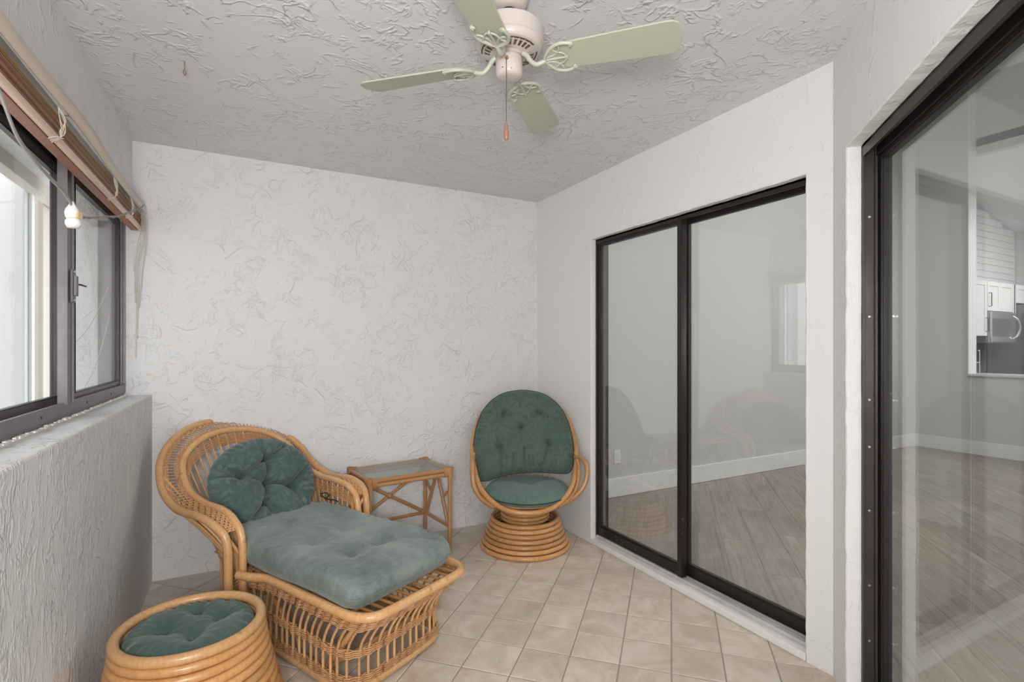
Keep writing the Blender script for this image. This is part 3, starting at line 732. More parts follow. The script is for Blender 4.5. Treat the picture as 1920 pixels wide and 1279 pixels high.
cx, cy = cd.x*.0435+.008*cd.y, cd.y*.0435-.008*cd.x
MB().tube([(cx*.95, cy*.95, 2.222), (cx*1.1, cy*1.1, 2.222)], .0065, 12).build('chain_socket', M['pull'], fan)
for (u, zq) in ((-.5, 2.196), (.15, 2.192)):
    dx, dy = cd.x*math.cos(u)-cd.y*math.sin(u), cd.x*math.sin(u)+cd.y*math.cos(u)
    MB().tube([(dx*.039, dy*.039, zq), (dx*.0435, dy*.0435, zq-.002)], .003, 8).build('screw', M['chain'], fan)
px_, py_ = cx*1.14, cy*1.14
chn = MB(); zt, zb2 = 2.220, 2.018
nb = 58
for k in range(nb):
    z_ = zt-(zt-zb2)*k/nb
    chn.lathe([(0, .0015), (.0015, .0008), (.0017, 0), (.0015, -.0008), (0, -.0015)], 6, (px_, py_, z_))
chn.tube([(px_, py_, zt), (px_, py_, zb2)], .0006, 4)
chn.build('pull_chain', M['chain'], fan)
MB().lathe([(0, 2.018), (.003, 2.017), (.0035, 2.01), (.0045, 2.006), (.0075, 1.982), (.0078, 1.972), (.006, 1.961), (0, 1.958)], 20, (px_, py_, 0)).build('chain_pull', M['pull'], fan)
# blades
def blade_part(ang):
    hub = bpy.data.objects.new('blade', None)
    pitch = math.radians(13)
    bm = MB(); out = [(.165, .046), (.20, .052), (.30, .056), (.40, .060), (.485, .063), (.507, .061), (.521, .053), (.527, .035), (.530, .018), (.5355, .0)]
    poly = out+[(x, -y) for x, y in out[-2::-1]]; poly.append((.160, -.040)); poly.append((.158, 0)); poly.append((.160, .040))
    n = len(poly); th = .0055
    bm.add([(x, y, -th/2) for x, y in poly]+[(x, y, th/2) for x, y in poly], [tuple(range(n-1, -1, -1)), tuple(range(n, 2*n))]+[(i, (i+1) % n, (i+1) % n+n, i+n) for i in range(n)], False)
    R = Matrix.Rotation(ang, 4, 'Z') @ Matrix.Translation((0, 0, FZB)) @ Matrix.Rotation(-pitch, 4, 'X')
    me = bm.mesh('blade'); me.transform(R)
    bo = link('blade', me, M['blade'], fan)
    m_ = bo.modifiers.new('b', 'BEVEL'); m_.width = .0015; m_.segments = 2
    br = MB(); z = -.0075
    def tb(p, r, s=8): br.tube(cr(p, 5), r, s)
    for sg in (1, -1):
        tb([(.118, 0, z), (.128, sg*.022, z), (.150, sg*.046, z), (.178, sg*.056, z), (.205, sg*.051, z), (.212, sg*.046, z)], [.0058]*26)
        tb([(.124, sg*.008, z), (.150, sg*.014, z), (.168, sg*.030, z), (.172, sg*.046, z)], .0035)
        tb([(.146, sg*.040, z), (.160, sg*.026, z), (.178, sg*.018, z), (.188, sg*.004, z)], .0035)
        tb([(.212, sg*.046, z), (.208, sg*.040, z), (.203, sg*.045, z)], .004)
        br.tube([(.206, sg*.046, -.014), (.206, sg*.046, -.004)], .004, 8)
    tb([(.118, 0, z), (.150, 0, z), (.192, 0, z)], .0045)
    br.tube([(.19, 0, -.014), (.19, 0, -.004)], .004, 8)
    me = br.mesh('blade_bracket'); me.transform(R); link('blade_bracket', me, M['fan_arm'], bo)
    am = MB(); am.tube(cr([(.046, 0, 2.252-FZB), (.058, 0, 2.244-FZB), (.070, 0, 2.226-FZB), (.088, 0, 2.210-FZB), (.106, 0, 2.212-FZB), (.120, 0, -.0085)], 5), [.0085]*10+[.0075]*16, 10)
    me = am.mesh('blade_arm'); me.transform(Matrix.Rotation(ang, 4, 'Z') @ Matrix.Translation((0, 0, FZB))); link('blade_arm', me, M['fan_arm'], bo)
for k in range(4): blade_part(-PI/4+k*PI/2)

# ------------------------------------------------------------------ cushions
def cushion(name, outline, T, B, btn, material, parent, loc, rot, n_r=46, n_a=200, creases=(), shape=(5, 2.2), bw=.045, bd=.7, pucker=.006, npk=34, gather=.0, piping=.004, seam_mat=None, cap=None, tilt=None, label=None, bmat=None):
    C = resample(cr(outline, 12, True), n_a, True); c0 = C.mean(0)
    rho = np.linspace(0, 1, n_r+1)[1:]**.75
    btn = np.array(btn, float)
    def height(P, r, ang):
        base = np.clip(1-r**shape[0], 0, 1)**(1/shape[1])
        h = base.copy()
        edge = np.clip((r-.55)/.45, 0, 1)
        for q, b in enumerate(btn):
            d = np.hypot(P[:, 0]-b[0], P[:, 1]-b[1]); th = np.arctan2(P[:, 1]-b[1], P[:, 0]-b[0])
            h -= bd*base*np.exp(-d/bw)*1.0
            h -= .055*np.exp(-((d-.045)/.04)**2)*np.abs(np.sin(th*4.5+q*1.7))**.6*base
        for a, b, wdt, dep in creases:
            a = np.array(a); b = np.array(b); ab = b-a; t = np.clip(((P-a)@ab)/(ab@ab), 0, 1)
            d = np.hypot(*(P-(a+t[:, None]*ab+np.stack([-ab[1], ab[0]], 1)*.08*np.sin(PI*t)[:, None] if False else P-(a+t[:, None]*ab))).T) if False else np.hypot(*(P-(a+t[:, None]*ab)).T)
            h -= dep*np.exp(-(d/wdt)**1.3)*base
        h += (pucker/T)*np.sin(ang*npk+3*np.sin(ang*5))*np.exp(-((r-.93)/.10)**2)*3*base
        h += .04*np.sin(P[:, 0]*23+1.3*np.sin(P[:, 1]*17))*np.sin(P[:, 1]*19+.7)*base
        return h
    v = []; f = []
    ang = np.arange(n_a)/n_a*2*PI
    hc = height(c0[None], np.array([0.]), np.array([0.]))[0]
    v.append((c0[0], c0[1], hc*T))
    for r in rho:
        Pp = c0+(C-c0)*r; z = height(Pp, np.full(n_a, r), ang)*T
        if gather: Pp = Pp+(C-c0)*(gather*np.sin(ang*npk)*np.exp(-((r-1)/.12)**2))[:, None]
        v += [(a[0], a[1], b) for a, b in zip(Pp, z)]
    nr = len(rho)
    for k in range(n_a): f.append((0, 1+k, 1+(k+1) % n_a))
    for i in range(nr-1):
        for k in range(n_a):
            l = (k+1) % n_a; f.append((1+i*n_a+k, 1+(i+1)*n_a+k, 1+(i+1)*n_a+l, 1+i*n_a+l))
    base0 = len(v)      # underside
    rr = [.97, .9, .75, .5, .2]
    for r in rr:
        Pp = c0+(C-c0)*r; z = -B*(1-r**shape[0])**(1/shape[1])
        v += [(a[0], a[1], z) for a in Pp]
    v.append((c0[0], c0[1], -B))
    last = 1+(nr-1)*n_a
    for i in range(len(rr)):
        A = last if i == 0 else base0+(i-1)*n_a; D = base0+i*n_a
        for k in range(n_a):
            l = (k+1) % n_a; f.append((A+k, D+k, D+l, A+l))
    D = base0+(len(rr)-1)*n_a
    for k in range(n_a): f.append((D+k, len(v)-1, D+(k+1) % n_a))
    if tilt: v = [(x, y, z+tilt(x, y)) for x, y, z in v]
    mb = MB(); mb.add(v, f)
    root = mb.build(name, material)
    root.location = loc; root.rotation_euler = rot
    if parent: root.parent = parent
    if piping:
        pt = [(a[0]+(a[0]-c0[0])*.004, a[1]+(a[1]-c0[1])*.004, tilt(a[0], a[1]) if tilt else 0) for a in C]
        MB().tube(pt, piping, 6, closed=True).build('piping', seam_mat or M['piping'], root)
    for b in btn:
        hz = height(b[None], np.array([np.hypot(*(b-c0))/max(1e-6, np.hypot(*C[np.argmin(np.hypot(*((C-c0)/np.hypot(*(C-c0).T)[:, None]-(b-c0)/max(1e-6, np.hypot(*(b-c0)))).T))]-c0))]), np.array([0.]))[0]*T
        zt_ = hz+(tilt(b[0], b[1]) if tilt else 0)
        MB().lathe([(0, .0045), (.004, .004), (.0075, .0015), (.008, -.002), (0, -.003)], 14, (b[0], b[1], zt_+.001)).build('button', bmat or material, root)
    return root

# ------------------------------------------------------------------ wicker chaise
TH = math.radians(-63.04)
CH = thing('wicker_chaise', 'rattan and wicker chaise with hooded fan back and scrolled arms by the back wall', 'chaise', (.3075, 2.7335, 0), TH+PI/2)
# local frame: with rz = TH+90deg, local -y = forward; local x: viewer-left is negative.  use S(s,f,z) with s>0 = viewer-left
def S(s, f, z): return (-s, -f, z)
inner_h = [(.312, .012, .012), (.313, .01, .22), (.314, 0, .458), (.317, -.06, .534), (.315, -.17, .560), (.318, -.344, .566), (.319, -.494, .604), (.308, -.585, .681), (.267, -.648, .748), (.191, -.692, .799), (.10, -.725, .826), (0, -.738, .834)]
outer_h = [(.372, .004, .012), (.373, .002, .22), (.376, -.006, .458), (.397, -.065, .526), (.411, -.185, .552), (.413, -.381, .547), (.411, -.54, .598), (.392, -.640, .685), (.346, -.715, .760), (.262, -.785, .824), (.14, -.86, .862), (0, -.90, .874)]
def full_curve(h): return h+[(-s, f, z) for s, f, z in h[-2::-1]]
IC = cr(full_curve(inner_h), 10); OC = cr(full_curve(outer_h), 10)
def Sc(A): return [S(*p) for p in A]
MB().tube(Sc(IC), .0165, 14).build('inner_arm_rail', M['rattan'], CH)
MB().tube(Sc(OC), .018, 14).build('outer_arm_rail', M['rattan'], CH)
nC = len(IC)   # 221 ; post top (idx 2) at 20
def cidx(u): # u in [0,1] over the part between the two posts' tops
    return 24+(nC-1-48)*u
def at(A, i):
    i0 = int(math.floor(i)); i0 = max(0, min(len(A)-2, i0)); t = i-i0; return A[i0]*(1-t)+A[i0+1]*t
# hood weave between the rails
hood = MB()
nst = 110
for k in range(nst+1):
    i = cidx(k/nst); a = at(IC, i); b = at(OC, i); m_ = (a+b)/2+np.array([0, 0, .002])
    hood.tube([S(*p) for p in (a, m_, b)], .0021, 5, cap=False)
for vv in list(np.linspace(.16, .34, 4))+list(np.linspace(.66, .84, 4))+list(np.linspace(.40, .60, 4)):
    mid = .36 < vv < .64
    rng = [(0, 1)] if not mid else [(0, .17), (.83, 1)]
    for ua, ub in rng:
        n = int(nst*2*(ub-ua)); pts = []
        for k in range(n+1):
            u = ua+(ub-ua)*k/n; i = cidx(u); a = at(IC, i); b = at(OC, i)
            nn_ = np.array([0, 0, 1.0]) if (.08 < u < .92) else np.array([0, .6, .8])
            p = a+(b-a)*vv+np.array([0, 0, .004*4*vv*(1-vv)-.003])+nn_*.0036*math.sin(u*nst*PI+round(vv*40)*PI)
            pts.append(S(*p))
        hood.tube(pts, .0026, 5, cap=False)
hood.build('hood_weave', M['wicker'], CH, kind='stuff')
# base plan: bottom ring, mid path, top edge
def plan(pts, z): return [(s, f, z) for s, f in pts]
bot = [(.272, .02), (.276, .2), (.282, .45), (.283, .60), (.262, .685), (.185, .715), (.02, .715), (-.15, .70), (-.218, .66), (-.242, .58), (-.250, .45), (-.258, .2), (-.262, .02), (-.27, -.12), (-.262, -.26), (-.215, -.37), (-.12, -.425), (0, -.44), (.12, -.425), (.215, -.37), (.262, -.26), (.27, -.12)]
BOT = cr(plan(bot, .026), 10, True)
MB().tube(Sc(BOT), .0145, 12, closed=True).build('bottom_rail', M['rattan'], CH)
rim = [(.345, .028), (.325, .095), (.297, .155), (.290, .22), (.291, .45), (.292, .66), (.283, .735), (.25, .785), (.19, .803), (0, .806), (-.19, .803), (-.25, .785), (-.283, .735), (-.292, .66), (-.291, .45), (-.290, .22), (-.297, .155), (-.325, .095), (-.345, .028)]
RIM = cr(plan(rim, .321), 10)
MB().tube(Sc(RIM), .0185, 14).build('seat_rim', M['rattan'], CH)
# front skirt spindles: param along rim u, matching bottom from idx 0..12 (first 12 segments)
BF = BOT[:121]; 
RU = resample(RIM[8:-8], 201); BU = resample(BF, 201)
def skirt(u):
    r = RU[int(round(u*200))]; b = BU[int(round(u*200))]
    lean = abs(b[1]-r[1]) > .03
    mid = np.array([b[0]*.97+r[0]*.03, b[1]*.97+r[1]*.03, .17])
    return b, mid, r
nsp = 43
for k in range(nsp):
    u = (k+.5)/nsp; b, m_, r = skirt(u)
    p = cr([tuple(b), tuple(m_), tuple(m_+(r-m_)*.45+np.array([0, 0, .012])), (r[0], r[1], .305)], 3)
    MB().tube(Sc(p), .0058, 8, cap=False).build('spindle', M['rattan'], CH)
def interp(u, z):
    b, m_, r = skirt(min(1, max(0, u)))
    if z <= .17: t = (z-.026)/(.144); return b+(m_-b)*t
    t = (z-.17)/(.145); q = m_+(r-m_)*t; q[2] = z; return q
def band(zs, name='skirt_weave'):
    mb = MB()
    for lay in (1, -1):
        for q, z in enumerate(zs):
            n = nsp*6; pts = []
            for k in range(n+1):
                u = k/n; p = interp(u, z)
                u2 = min(1, u+.004); u1 = max(0, u-.004); tn = interp(u2, z)-interp(u1, z); nm = np.array([tn[1], -tn[0], 0]); nm /= max(1e-6, np.linalg.norm(nm))
                c_ = math.cos(u*nsp*2*PI+PI)
                p = p+nm*lay*(.0052+.0032*c_)+np.array([0, 0, .0022*math.sin(u*nsp*PI+.5*(q % 2))*lay])
                pts.append(S(*p))
            mb.tube(pts, .0028, 5, cap=False)
    return mb.build(name, M['wicker'], CH, kind='stuff')
band([.267+.0078*k for k in range(5)]); band([.146+.0078*k for k in range(4)]); band([.046+.0078*k for k in range(4)])
# back and arm spindles, from inner rail down to the seat back, then to the bottom rail
seat_h = [(.275, -.02), (.275, -.07), (.275, -.16), (.27, -.25), (.245, -.335), (.205, -.385), (.15, -.42), (.075, -.44), (0, -.445)]
SB = cr(full_curve([(s, f, .30) for s, f in seat_h]), 10)
SBr = resample(SB, 201)
MB().tube(Sc(SB), .011, 10).build('seat_back_rail', M['rattan'], CH)
ICu = np.array([at(IC, cidx(k/200)) for k in range(201)]); OCu = np.array([at(OC, cidx(k/200)) for k in range(201)])
Lw_ = np.r_[0, np.cumsum(np.linalg.norm(np.diff(ICu, axis=0), axis=1))]; Lw_ /= Lw_[-1]
nbk = 42
backpts = []
for k in range(nbk):
    q = (k+.5)/nbk; iu = np.interp(q, Lw_, np.arange(201)); a = at(ICu, iu); b = at(SBr, q*200)
    backpts.append((a, b))
    p = [tuple(a+np.array([0, 0, -.01])), tuple((a*.5+b*.5)+np.array([0, .0, -.02])), tuple(b)]
    MB().tube(Sc(cr(p, 4)), .0054, 8, cap=False).build('back_spindle', M['rattan'], CH)
bw = MB()
for q_, vv in enumerate(np.linspace(.04, .14, 6)):
    pts = []; pt2 = []; n = nbk*5
    for k in range(n+1):
        q = k/n; iu = np.interp(q, Lw_, np.arange(201)); a = at(ICu, iu)+np.array([0, 0, -.01]); b = at(SBr, q*200); m2 = (a*.5+b*.5)+np.array([0, 0, -.02])
        ln_ = max(.25, np.linalg.norm(b-a)); t = vv*.42/ln_
        p = a*(1-t)**2+(2*m2-.5*(a+b))*2*t*(1-t)+b*t*t
        tn = at(ICu, min(200, iu+1))-at(ICu, max(0, iu-1)); nm = np.cross(tn, b-a); nm /= max(1e-6, np.linalg.norm(nm))
        p = p+nm*.0062+(b-a)/ln_*.0022*math.sin(q*nbk*PI+q_*.4)
        pts.append(S(*p)); pt2.append(S(*(p-nm*.0124)))
    bw.tube(pts, .0027, 5, cap=False); bw.tube(pt2, .0027, 5, cap=False)
bw.build('back_weave', M['wicker'], CH, kind='stuff')
for sg in (1, -1):      # outside spindles, arm rail to bottom rail, both sides
    for k in range(11):
        t = k/10; i = 24+t*46
        a = at(OC, i).copy(); fb = -.02-.10*t
        b = np.array([.272-.002*t, fb, .03]); m_ = np.array([.300, fb-.03*t, .30]); a2 = a*.5+m_*.5+np.array([-.022, .0, .0])
        P_ = [a, a2, m_, b]; P_ = [(p[0]*sg, p[1], p[2]) for p in P_]
        MB().tube(Sc(cr(P_, 5)), .0062 if k % 3 else .0085, 8, cap=False).build('side_spindle', M['rattan'], CH)
    # woven cuff at the foot of the arm
    cf = MB()
    for q_, z in enumerate(np.arange(.05, .30, .0075)):
        pts = []
        for k in range(25):
            t = k/24; fb = -.02-.13*t; x = .275+.025*z/.3+.009+.004*math.sin(t*24*PI/2+q_*PI)
            pts.append(S(sg*x, fb-.03*t*z/.3, z))
        cf.tube(pts, .0028, 4, cap=False)
    cf.build('side_weave', M['wicker'], CH, kind='stuff')
# back skirt spindles (seat back rail to bottom ring)
BB = resample(np.vstack([BOT[120:], BOT[:1]]), 201)
for k in range(30):
    q = (k+.5)/30; b = BB[int(q*200)]; a = SBr[200-int(q*200)]
    MB().tube(Sc(cr([tuple(a), tuple((a+b)/2), tuple(b)], 3)), .005, 6, cap=False).build('spindle', M['rattan'], CH)
# seat rods and rails, thick diagonal legs
for s in np.linspace(-.245, .245, 12):
    MB().tube(Sc([(s, .795, .305), (s, .4, .298), (s, -.38, .298)]), .0062, 8).build('seat_rod', M['rattan_o'], CH)
for f_ in (.62, .36, .1, -.15):
    MB().tube(Sc([(-.285, f_, .283), (.285, f_, .283)]), .0105, 8).build('seat_rail', M['rattan'], CH)
for s1_, f1_, s2_, f2_ in ((.265, .735, .24, .50), (-.265, .735, -.24, .50), (.25, .02, .2, .26), (-.25, .02, -.2, .26)):
    MB().tube(Sc([(s1_, f1_, .295), (s2_, f2_, .03)]), .0125, 10).build('leg', M['rattan'], CH)
MB().tube(Sc([(.25, .5, .03), (-.25, .5, .03)]), .011, 10).build('stretcher', M['rattan'], CH)
for sg in (1, -1):      # struts behind the hood
    MB().tube(Sc(cr([(sg*.315, -.55, .645), (sg*.300, -.43, .54), (sg*.262, -.27, .30)], 5)), .0135, 10).build('back_strut', M['rattan'], CH)

# cushions are loose: top-level
def chW(s, f, z):
    p = Matrix.Rotation(TH+PI/2, 4, 'Z') @ Vector((-s, -f, 0)); return (.3075+p.x, 2.7335+p.y, z)
# seat cushion local frame = same as chair: x=-s, y=-f
so = [(-.300, -.64), (-.286, -.715), (-.235, -.745), (-.12, -.752), (0, -.752), (.14, -.745), (.235, -.732), (.272, -.69), (.282, -.60), (.290, -.3), (.293, -.05), (.292, .10), (.27, .25), (.18, .335), (0, .36), (-.18, .335), (-.275, .25), (-.30, .10), (-.303, -.05), (-.306, -.3)]
sb = [(-.109, -.227), (.082, -.198), (.045, -.482), (-.104, -.488)]
cr_s = [((-.109, -.227), (-.104, -.488), .03, .10), ((.082, -.198), (.045, -.482), .03, .10), ((-.104, -.488), (.045, -.482), .03, .08), ((-.104, -.488), (-.25, -.74), .02, .06), ((.045, -.482), (.24, -.7), .02, .06)]
seat = cushion('seat_cushion', so, .062, .058, sb, M['fab_seat'], None, chW(0, 0, .393), (0, 0, TH+PI/2), shape=(13, 3.0), bw=.040, bd=.5, creases=cr_s, pucker=.0012, npk=46, n_r=70, n_a=300, piping=.0022, seam_mat=M['fab_seat'],
    tilt=lambda x, y: -.008*max(0, (-y-.45)/.3)**2-.010*max(0, (-x-.1)/.2)*max(0, (-y-.4)/.35)+.005*math.sin(y*9))
seat['label'] = 'large faded green tufted seat cushion, dusty, lying on the chaise'; seat['category'] = 'cushion'
# round back cushion
rad = .280
ro = [(rad*math.cos(a)*(1+.02*math.sin(3*a+.4)), .93*rad*math.sin(a)*(1+.02*math.cos(2*a))) for a in np.linspace(0, 2*PI, 17)[:-1]]
RS = 1.13
rb = [(-.105, .055), (.030, .118), (0, .005), (.105, -.030), (-.025, -.082)]
ce = []
for a, b, w_, d_ in (((0, .005), (.03, .118), .011, .28), ((0, .005), (-.105, .055), .012, .16), ((0, .005), (.105, -.03), .011, .26), ((0, .005), (-.025, -.082), .010, .26), ((-.105, .055), (.03, .118), .009, .30),
    ((.03, .118), (.17, .175), .010, .34), ((.03, .118), (.02, .24), .009, .18), ((.03, .118), (-.03, .22), .009, .14), ((.105, -.03), (.235, .06), .009, .34), ((.105, -.03), (.2, -.13), .011, .20), ((.105, -.03), (.15, -.19), .011, .18),
    ((-.025, -.082), (-.16, -.17), .009, .32), ((-.025, -.082), (-.02, -.24), .010, .22), ((-.105, .055), (-.235, .07), .009, .22), ((-.105, .055), (-.21, .12), .009, .24), ((-.025, -.082), (.06, -.22), .012, .14), ((.105, -.03), (.235, -.03), .010, .16)):
    ce.append((a, b, w_, d_))
rb = [(x*RS, y*RS) for x, y in rb]; ce = [((a[0]*RS, a[1]*RS), (b[0]*RS, b[1]*RS), w_*.95, d_*1.6) for a, b, w_, d_ in ce]
back = cushion('back_cushion', ro, .085, .05, rb, M['fab'], None, chW(.020, -.335, .585), (0, 0, 0), shape=(4, 1.9), bw=.036, bd=.78, creases=ce, pucker=.003, npk=52, piping=0, n_r=90, n_a=320)
# normal = forward*cos + up*sin : local x -> viewer right, local y -> up the back, z -> normal
el = math.radians(27)
Mb = Matrix.Rotation(TH+PI/2, 4, 'Z') @ Matrix.Rotation(PI/2-el, 4, 'X')
back.rotation_euler = Mb.to_euler()
back['label'] = 'round dark green tufted cushion with leaf pattern leaning in the chaise back'; back['category'] = 'cushion'
# its ties, on the right arm side
for k, pp in enumerate((((-.262, -.26, .485), (-.280, -.235, .492), (-.286, -.215, .478), (-.276, -.22, .466), (-.272, -.19, .464), (-.274, -.15, .468), (-.276, -.12, .462)), ((-.262, -.26, .475), (-.276, -.245, .466), (-.268, -.22, .462), (-.264, -.19, .467), (-.268, -.165, .462)))):
    pts = cr([chW(s, f, z) for s, f, z in pp], 5)
    pts = [np.array(Mb.inverted() @ (Vector(p)-Vector(back.location))) for p in pts]
    MB().tube(pts, .0035, 6).build('tie', M['piping'], back)

# ------------------------------------------------------------------ ottoman
OT = thing('rattan_ottoman', 'round flared ottoman of stacked rattan rings, nearest the camera', 'ottoman', (-.127, 2.028, 0))
nring = 13
for k in range(nring):
    z = .385-k*.0295; t = k/(nring-1)
    R_ = .2085+.083*(t**1.35); rr = .0165 if k == 0 else .0150
    if z < rr: z = rr
    a = np.linspace(0, 2*PI, 97)[:-1]
    nodea = random.uniform(0, 6.28)
    rads = [rr*(1+.05*math.exp(-(((x-nodea+PI) % (2*PI)-PI)/.035)**2)) for x in a]
    MB().tube([(R_*math.cos(x), R_*math.sin(x), z+.0012*math.sin(3*x+k)) for x in a], rads, 14, closed=True).build('ring', M['rattan'] if k < 1 else M['rattan_o'], OT)
MB().lathe([(0, .33), (.2, .33), (.2, .318), (0, .318)], 40).build('seat_board', M['rattan_o'], OT)
co = [(.19*math.cos(a), .19*math.sin(a)) for a in np.linspace(0, 2*PI, 17)[:-1]]
ob = [(.058, .075), (-.060, .055), (.055, -.045), (-.045, -.055)]
ob = [(-.070, .03), (.05, .085), (-.02, -.075), (.085, -.01)]
oc = [(ob[0], ob[2], .022, .14), (ob[2], ob[3], .022, .14), (ob[0], (-.17, .06), .014, .12), (ob[2], (-.08, -.17), .014, .13), (ob[3], (.17, -.05), .014, .12), (ob[1], (.12, .15), .014, .12), (ob[1], (-.02, .18), .014, .1), (ob[1], ob[3], .022, .12)]
oc_ = cushion('ottoman_cushion', co, .050, .03, ob, M['fab_ott'], None, (-.127, 2.028, .362), (0, 0, .4), shape=(4, 2.0), bw=.040, bd=.62, creases=[(a, b, w_, d_*1.4) for a, b, w_, d_ in oc], pucker=.003, npk=30, piping=0)
oc_['label'] = 'round plain green tufted cushion set inside the ottoman rim'; oc_['category'] = 'cushion'

# ------------------------------------------------------------------ egg swivel chair
EG = thing('swivel_chair', 'rattan egg swivel chair with looped arms in the corner by the first door', 'chair', (1.703, 3.010, 0))
for k in range(7):
    z = .0155+k*.0278; R_ = .288-.072*(k/6)**.85
    a = np.linspace(0, 2*PI, 81)[:-1]; nodea = random.uniform(3.5, 5.5)
    rads = [.0148*(1+.06*math.exp(-(((x-nodea+PI) % (2*PI)-PI)/.03)**2)) for x in a]
    MB().tube([(R_*math.cos(x), R_*math.sin(x), z) for x in a], rads, 12, closed=True).build('base_ring', M['rattan_o'], EG)
MB().lathe([(0, .12), (.19, .12), (.19, .10), (0, .10)], 36).build('base_plate', M['black'], EG)
for k in range(4):
    a = np.linspace(0, 2*PI, 61)[:-1]; MB().tube([(.150*math.cos(x), .150*math.sin(x), .185+k*.0245) for x in a], .0128, 10, closed=True).build('pedestal_ring', M['rattan_o'], EG)
MB().lathe([(.05, .11), (.05, .2), (.14, .205), (.14, .19), (.05, .12)], 24).build('swivel', M['black'], EG)
# local frame of upper chair: x = viewer right, y = away from camera, rotated
ER = -YAW+math.radians(2)
def Ew(s, f, z):   # f>0 towards viewer
    v_ = Matrix.Rotation(ER, 4, 'Z') @ Vector((s, -f, 0)); return (v_.x, v_.y, z)
hh = [(0, .285, .298), (.115, .270, .308), (.22, .21, .350), (.300, .12, .425), (.342, .0, .54), (.352, -.09, .65), (.326, -.17, .76), (.275, -.235, .855), (.155, -.285, .92), (0, -.305, .94)]
hl = hh+[(-s, f, z) for s, f, z in hh[-2:0:-1]]
MB().tube([Ew(*p) for p in cr(hl, 8, True)], .0165, 14, closed=True).build('hoop', M['rattan_o'], EG)
# inner seat hoop and bowl rods
hh2 = [(0, .20, .305), (.12, .185, .31), (.2, .12, .33), (.235, .02, .36), (.2, -.10, .38), (.11, -.17, .39), (0, -.19, .395)]
hl2 = hh2+[(-s, f, z) for s, f, z in hh2[-2:0:-1]]
MB().tube([Ew(*p) for p in cr(hl2, 8, True)], .012, 12, closed=True).build('seat_hoop', M['rattan_o'], EG)
for s in np.linspace(-.18, .18, 7):
    ff = .19*math.sqrt(max(0, 1-(s/.24)**2))
    MB().tube([Ew(*p) for p in cr([(s, ff, .31), (s, 0, .305), (s, -ff*.9, .385)], 5)], .006, 8).build('seat_rod', M['rattan_o'], EG)
for s in np.linspace(-.24, .24, 9):
    u = abs(s)/.33; ft = -.305+.28*u*u; zt_ = .96-.40*u*u*1.0
    MB().tube([Ew(*p) for p in cr([(s*.7, -.15, .385), (s*.95, -.24+.05*u, .62), (s, ft, min(zt_, .95))], 6)], .006, 8).build('back_rod', M['rattan_o'], EG)
for sg in (1, -1):
    ka = 1 if sg > 0 else .0
    arm = [(sg*.338, -.01, .575), (sg*(.345+.02*ka), .045, .580), (sg*(.345+.045*ka), .095, .555), (sg*(.342+.052*ka), .125, .50), (sg*(.335+.038*ka), .14, .43), (sg*(.30+.022*ka), .145, .365), (sg*.24, .13, .305), (sg*.17, .09, .275), (sg*.10, .05, .272)]
    MB().tube([Ew(*p) for p in cr(arm, 8)], .0155, 12).build('arm', M['rattan_o'], EG)
    arm2 = [(sg*.340, -.03, .60), (sg*.350, .04, .545), (sg*.345, .085, .47), (sg*.320, .12, .395), (sg*.27, .15, .34), (sg*.20, .185, .305)]
    MB().tube([Ew(*p) for p in cr(arm2, 8)], .012, 12).build('arm_brace', M['rattan_o'], EG)
def EW(s, f, z): q = Ew(s, f, z); return (1.705+q[0], 3.010+q[1], z)
# back cushion
eo = [(-.245, -.245), (-.292, -.21), (-.312, -.12), (-.312, .0), (-.288, .14), (-.235, .25), (-.15, .325), (-.05, .355), (.05, .355), (.15, .325), (.235, .25), (.288, .14), (.312, .0), (.312, -.11), (.290, -.185), (.23, -.20), (.08, -.19), (-.1, -.205)]
eo = [(x*1.07, y*1.02) for x, y in eo]
eb = [(-.135, .19), (.100, .20), (-.020, .095), (-.165, -.03), (.165, -.01)]
ec = [(a, b, w_, d_*1.8) for a, b, w_, d_ in [(eb[3], (-.15, -.24), .008, .10), (eb[4], (.11, -.2), .008, .14), ((0, -.04), (0, -.2), .006, .14), ((-.075, -.08), (-.08, -.2), .006, .10), ((.06, -.1), (.06, -.2), .006, .08), (eb[2], (-.018, .0), .006, .07), (eb[0], (-.125, .30), .007, .06), (eb[1], (.095, .3), .007, .06), ((.03, -.1), (.03, -.2), .006, .1), ((-.12, -.1), (-.12, -.21), .006, .09), ((.2, -.1), (.2, -.2), .007, .09)]]
ek = cushion('egg_cushion', eo, .062, .045, eb, M['fab_egg'], None, EW(-.008, -.075, .660), (0, 0, 0), shape=(5, 2.0), bw=.024, bd=.95, creases=ec, pucker=.0015, npk=60, n_r=80, n_a=320, piping=.0045, bmat=M['fab_seat'])
ek.rotation_euler = (Matrix.Rotation(ER, 4, 'Z') @ Matrix.Rotation(PI/2-math.radians(20), 4, 'X')).to_euler()
ek['label'] = 'tall egg-shaped green cushion with five buttons leaning in the swivel chair'; ek['category'] = 'cushion'
qo = [(.262*math.cos(a)*(1.05), .24*math.sin(a)) for a in np.linspace(0, 2*PI, 17)[:-1]]
qc = cushion('round_cushion', qo, .055, .055, [(0.02, .03)], M['fab_egg2'], None, EW(0.01, .060, .372), (math.radians(5), 0, ER), shape=(3.2, 2.0), bw=.07, bd=.35, creases=[((.02, .03), (.16, .09), .02, .12), ((.02, .03), (-.16, .06), .02, .12), ((.02, .03), (.05, -.12), .012, .1)], pucker=.005, npk=40, piping=.0035)
qc['label'] = 'round grey-green seat cushion lying in the swivel chair'; qc['category'] = 'cushion'

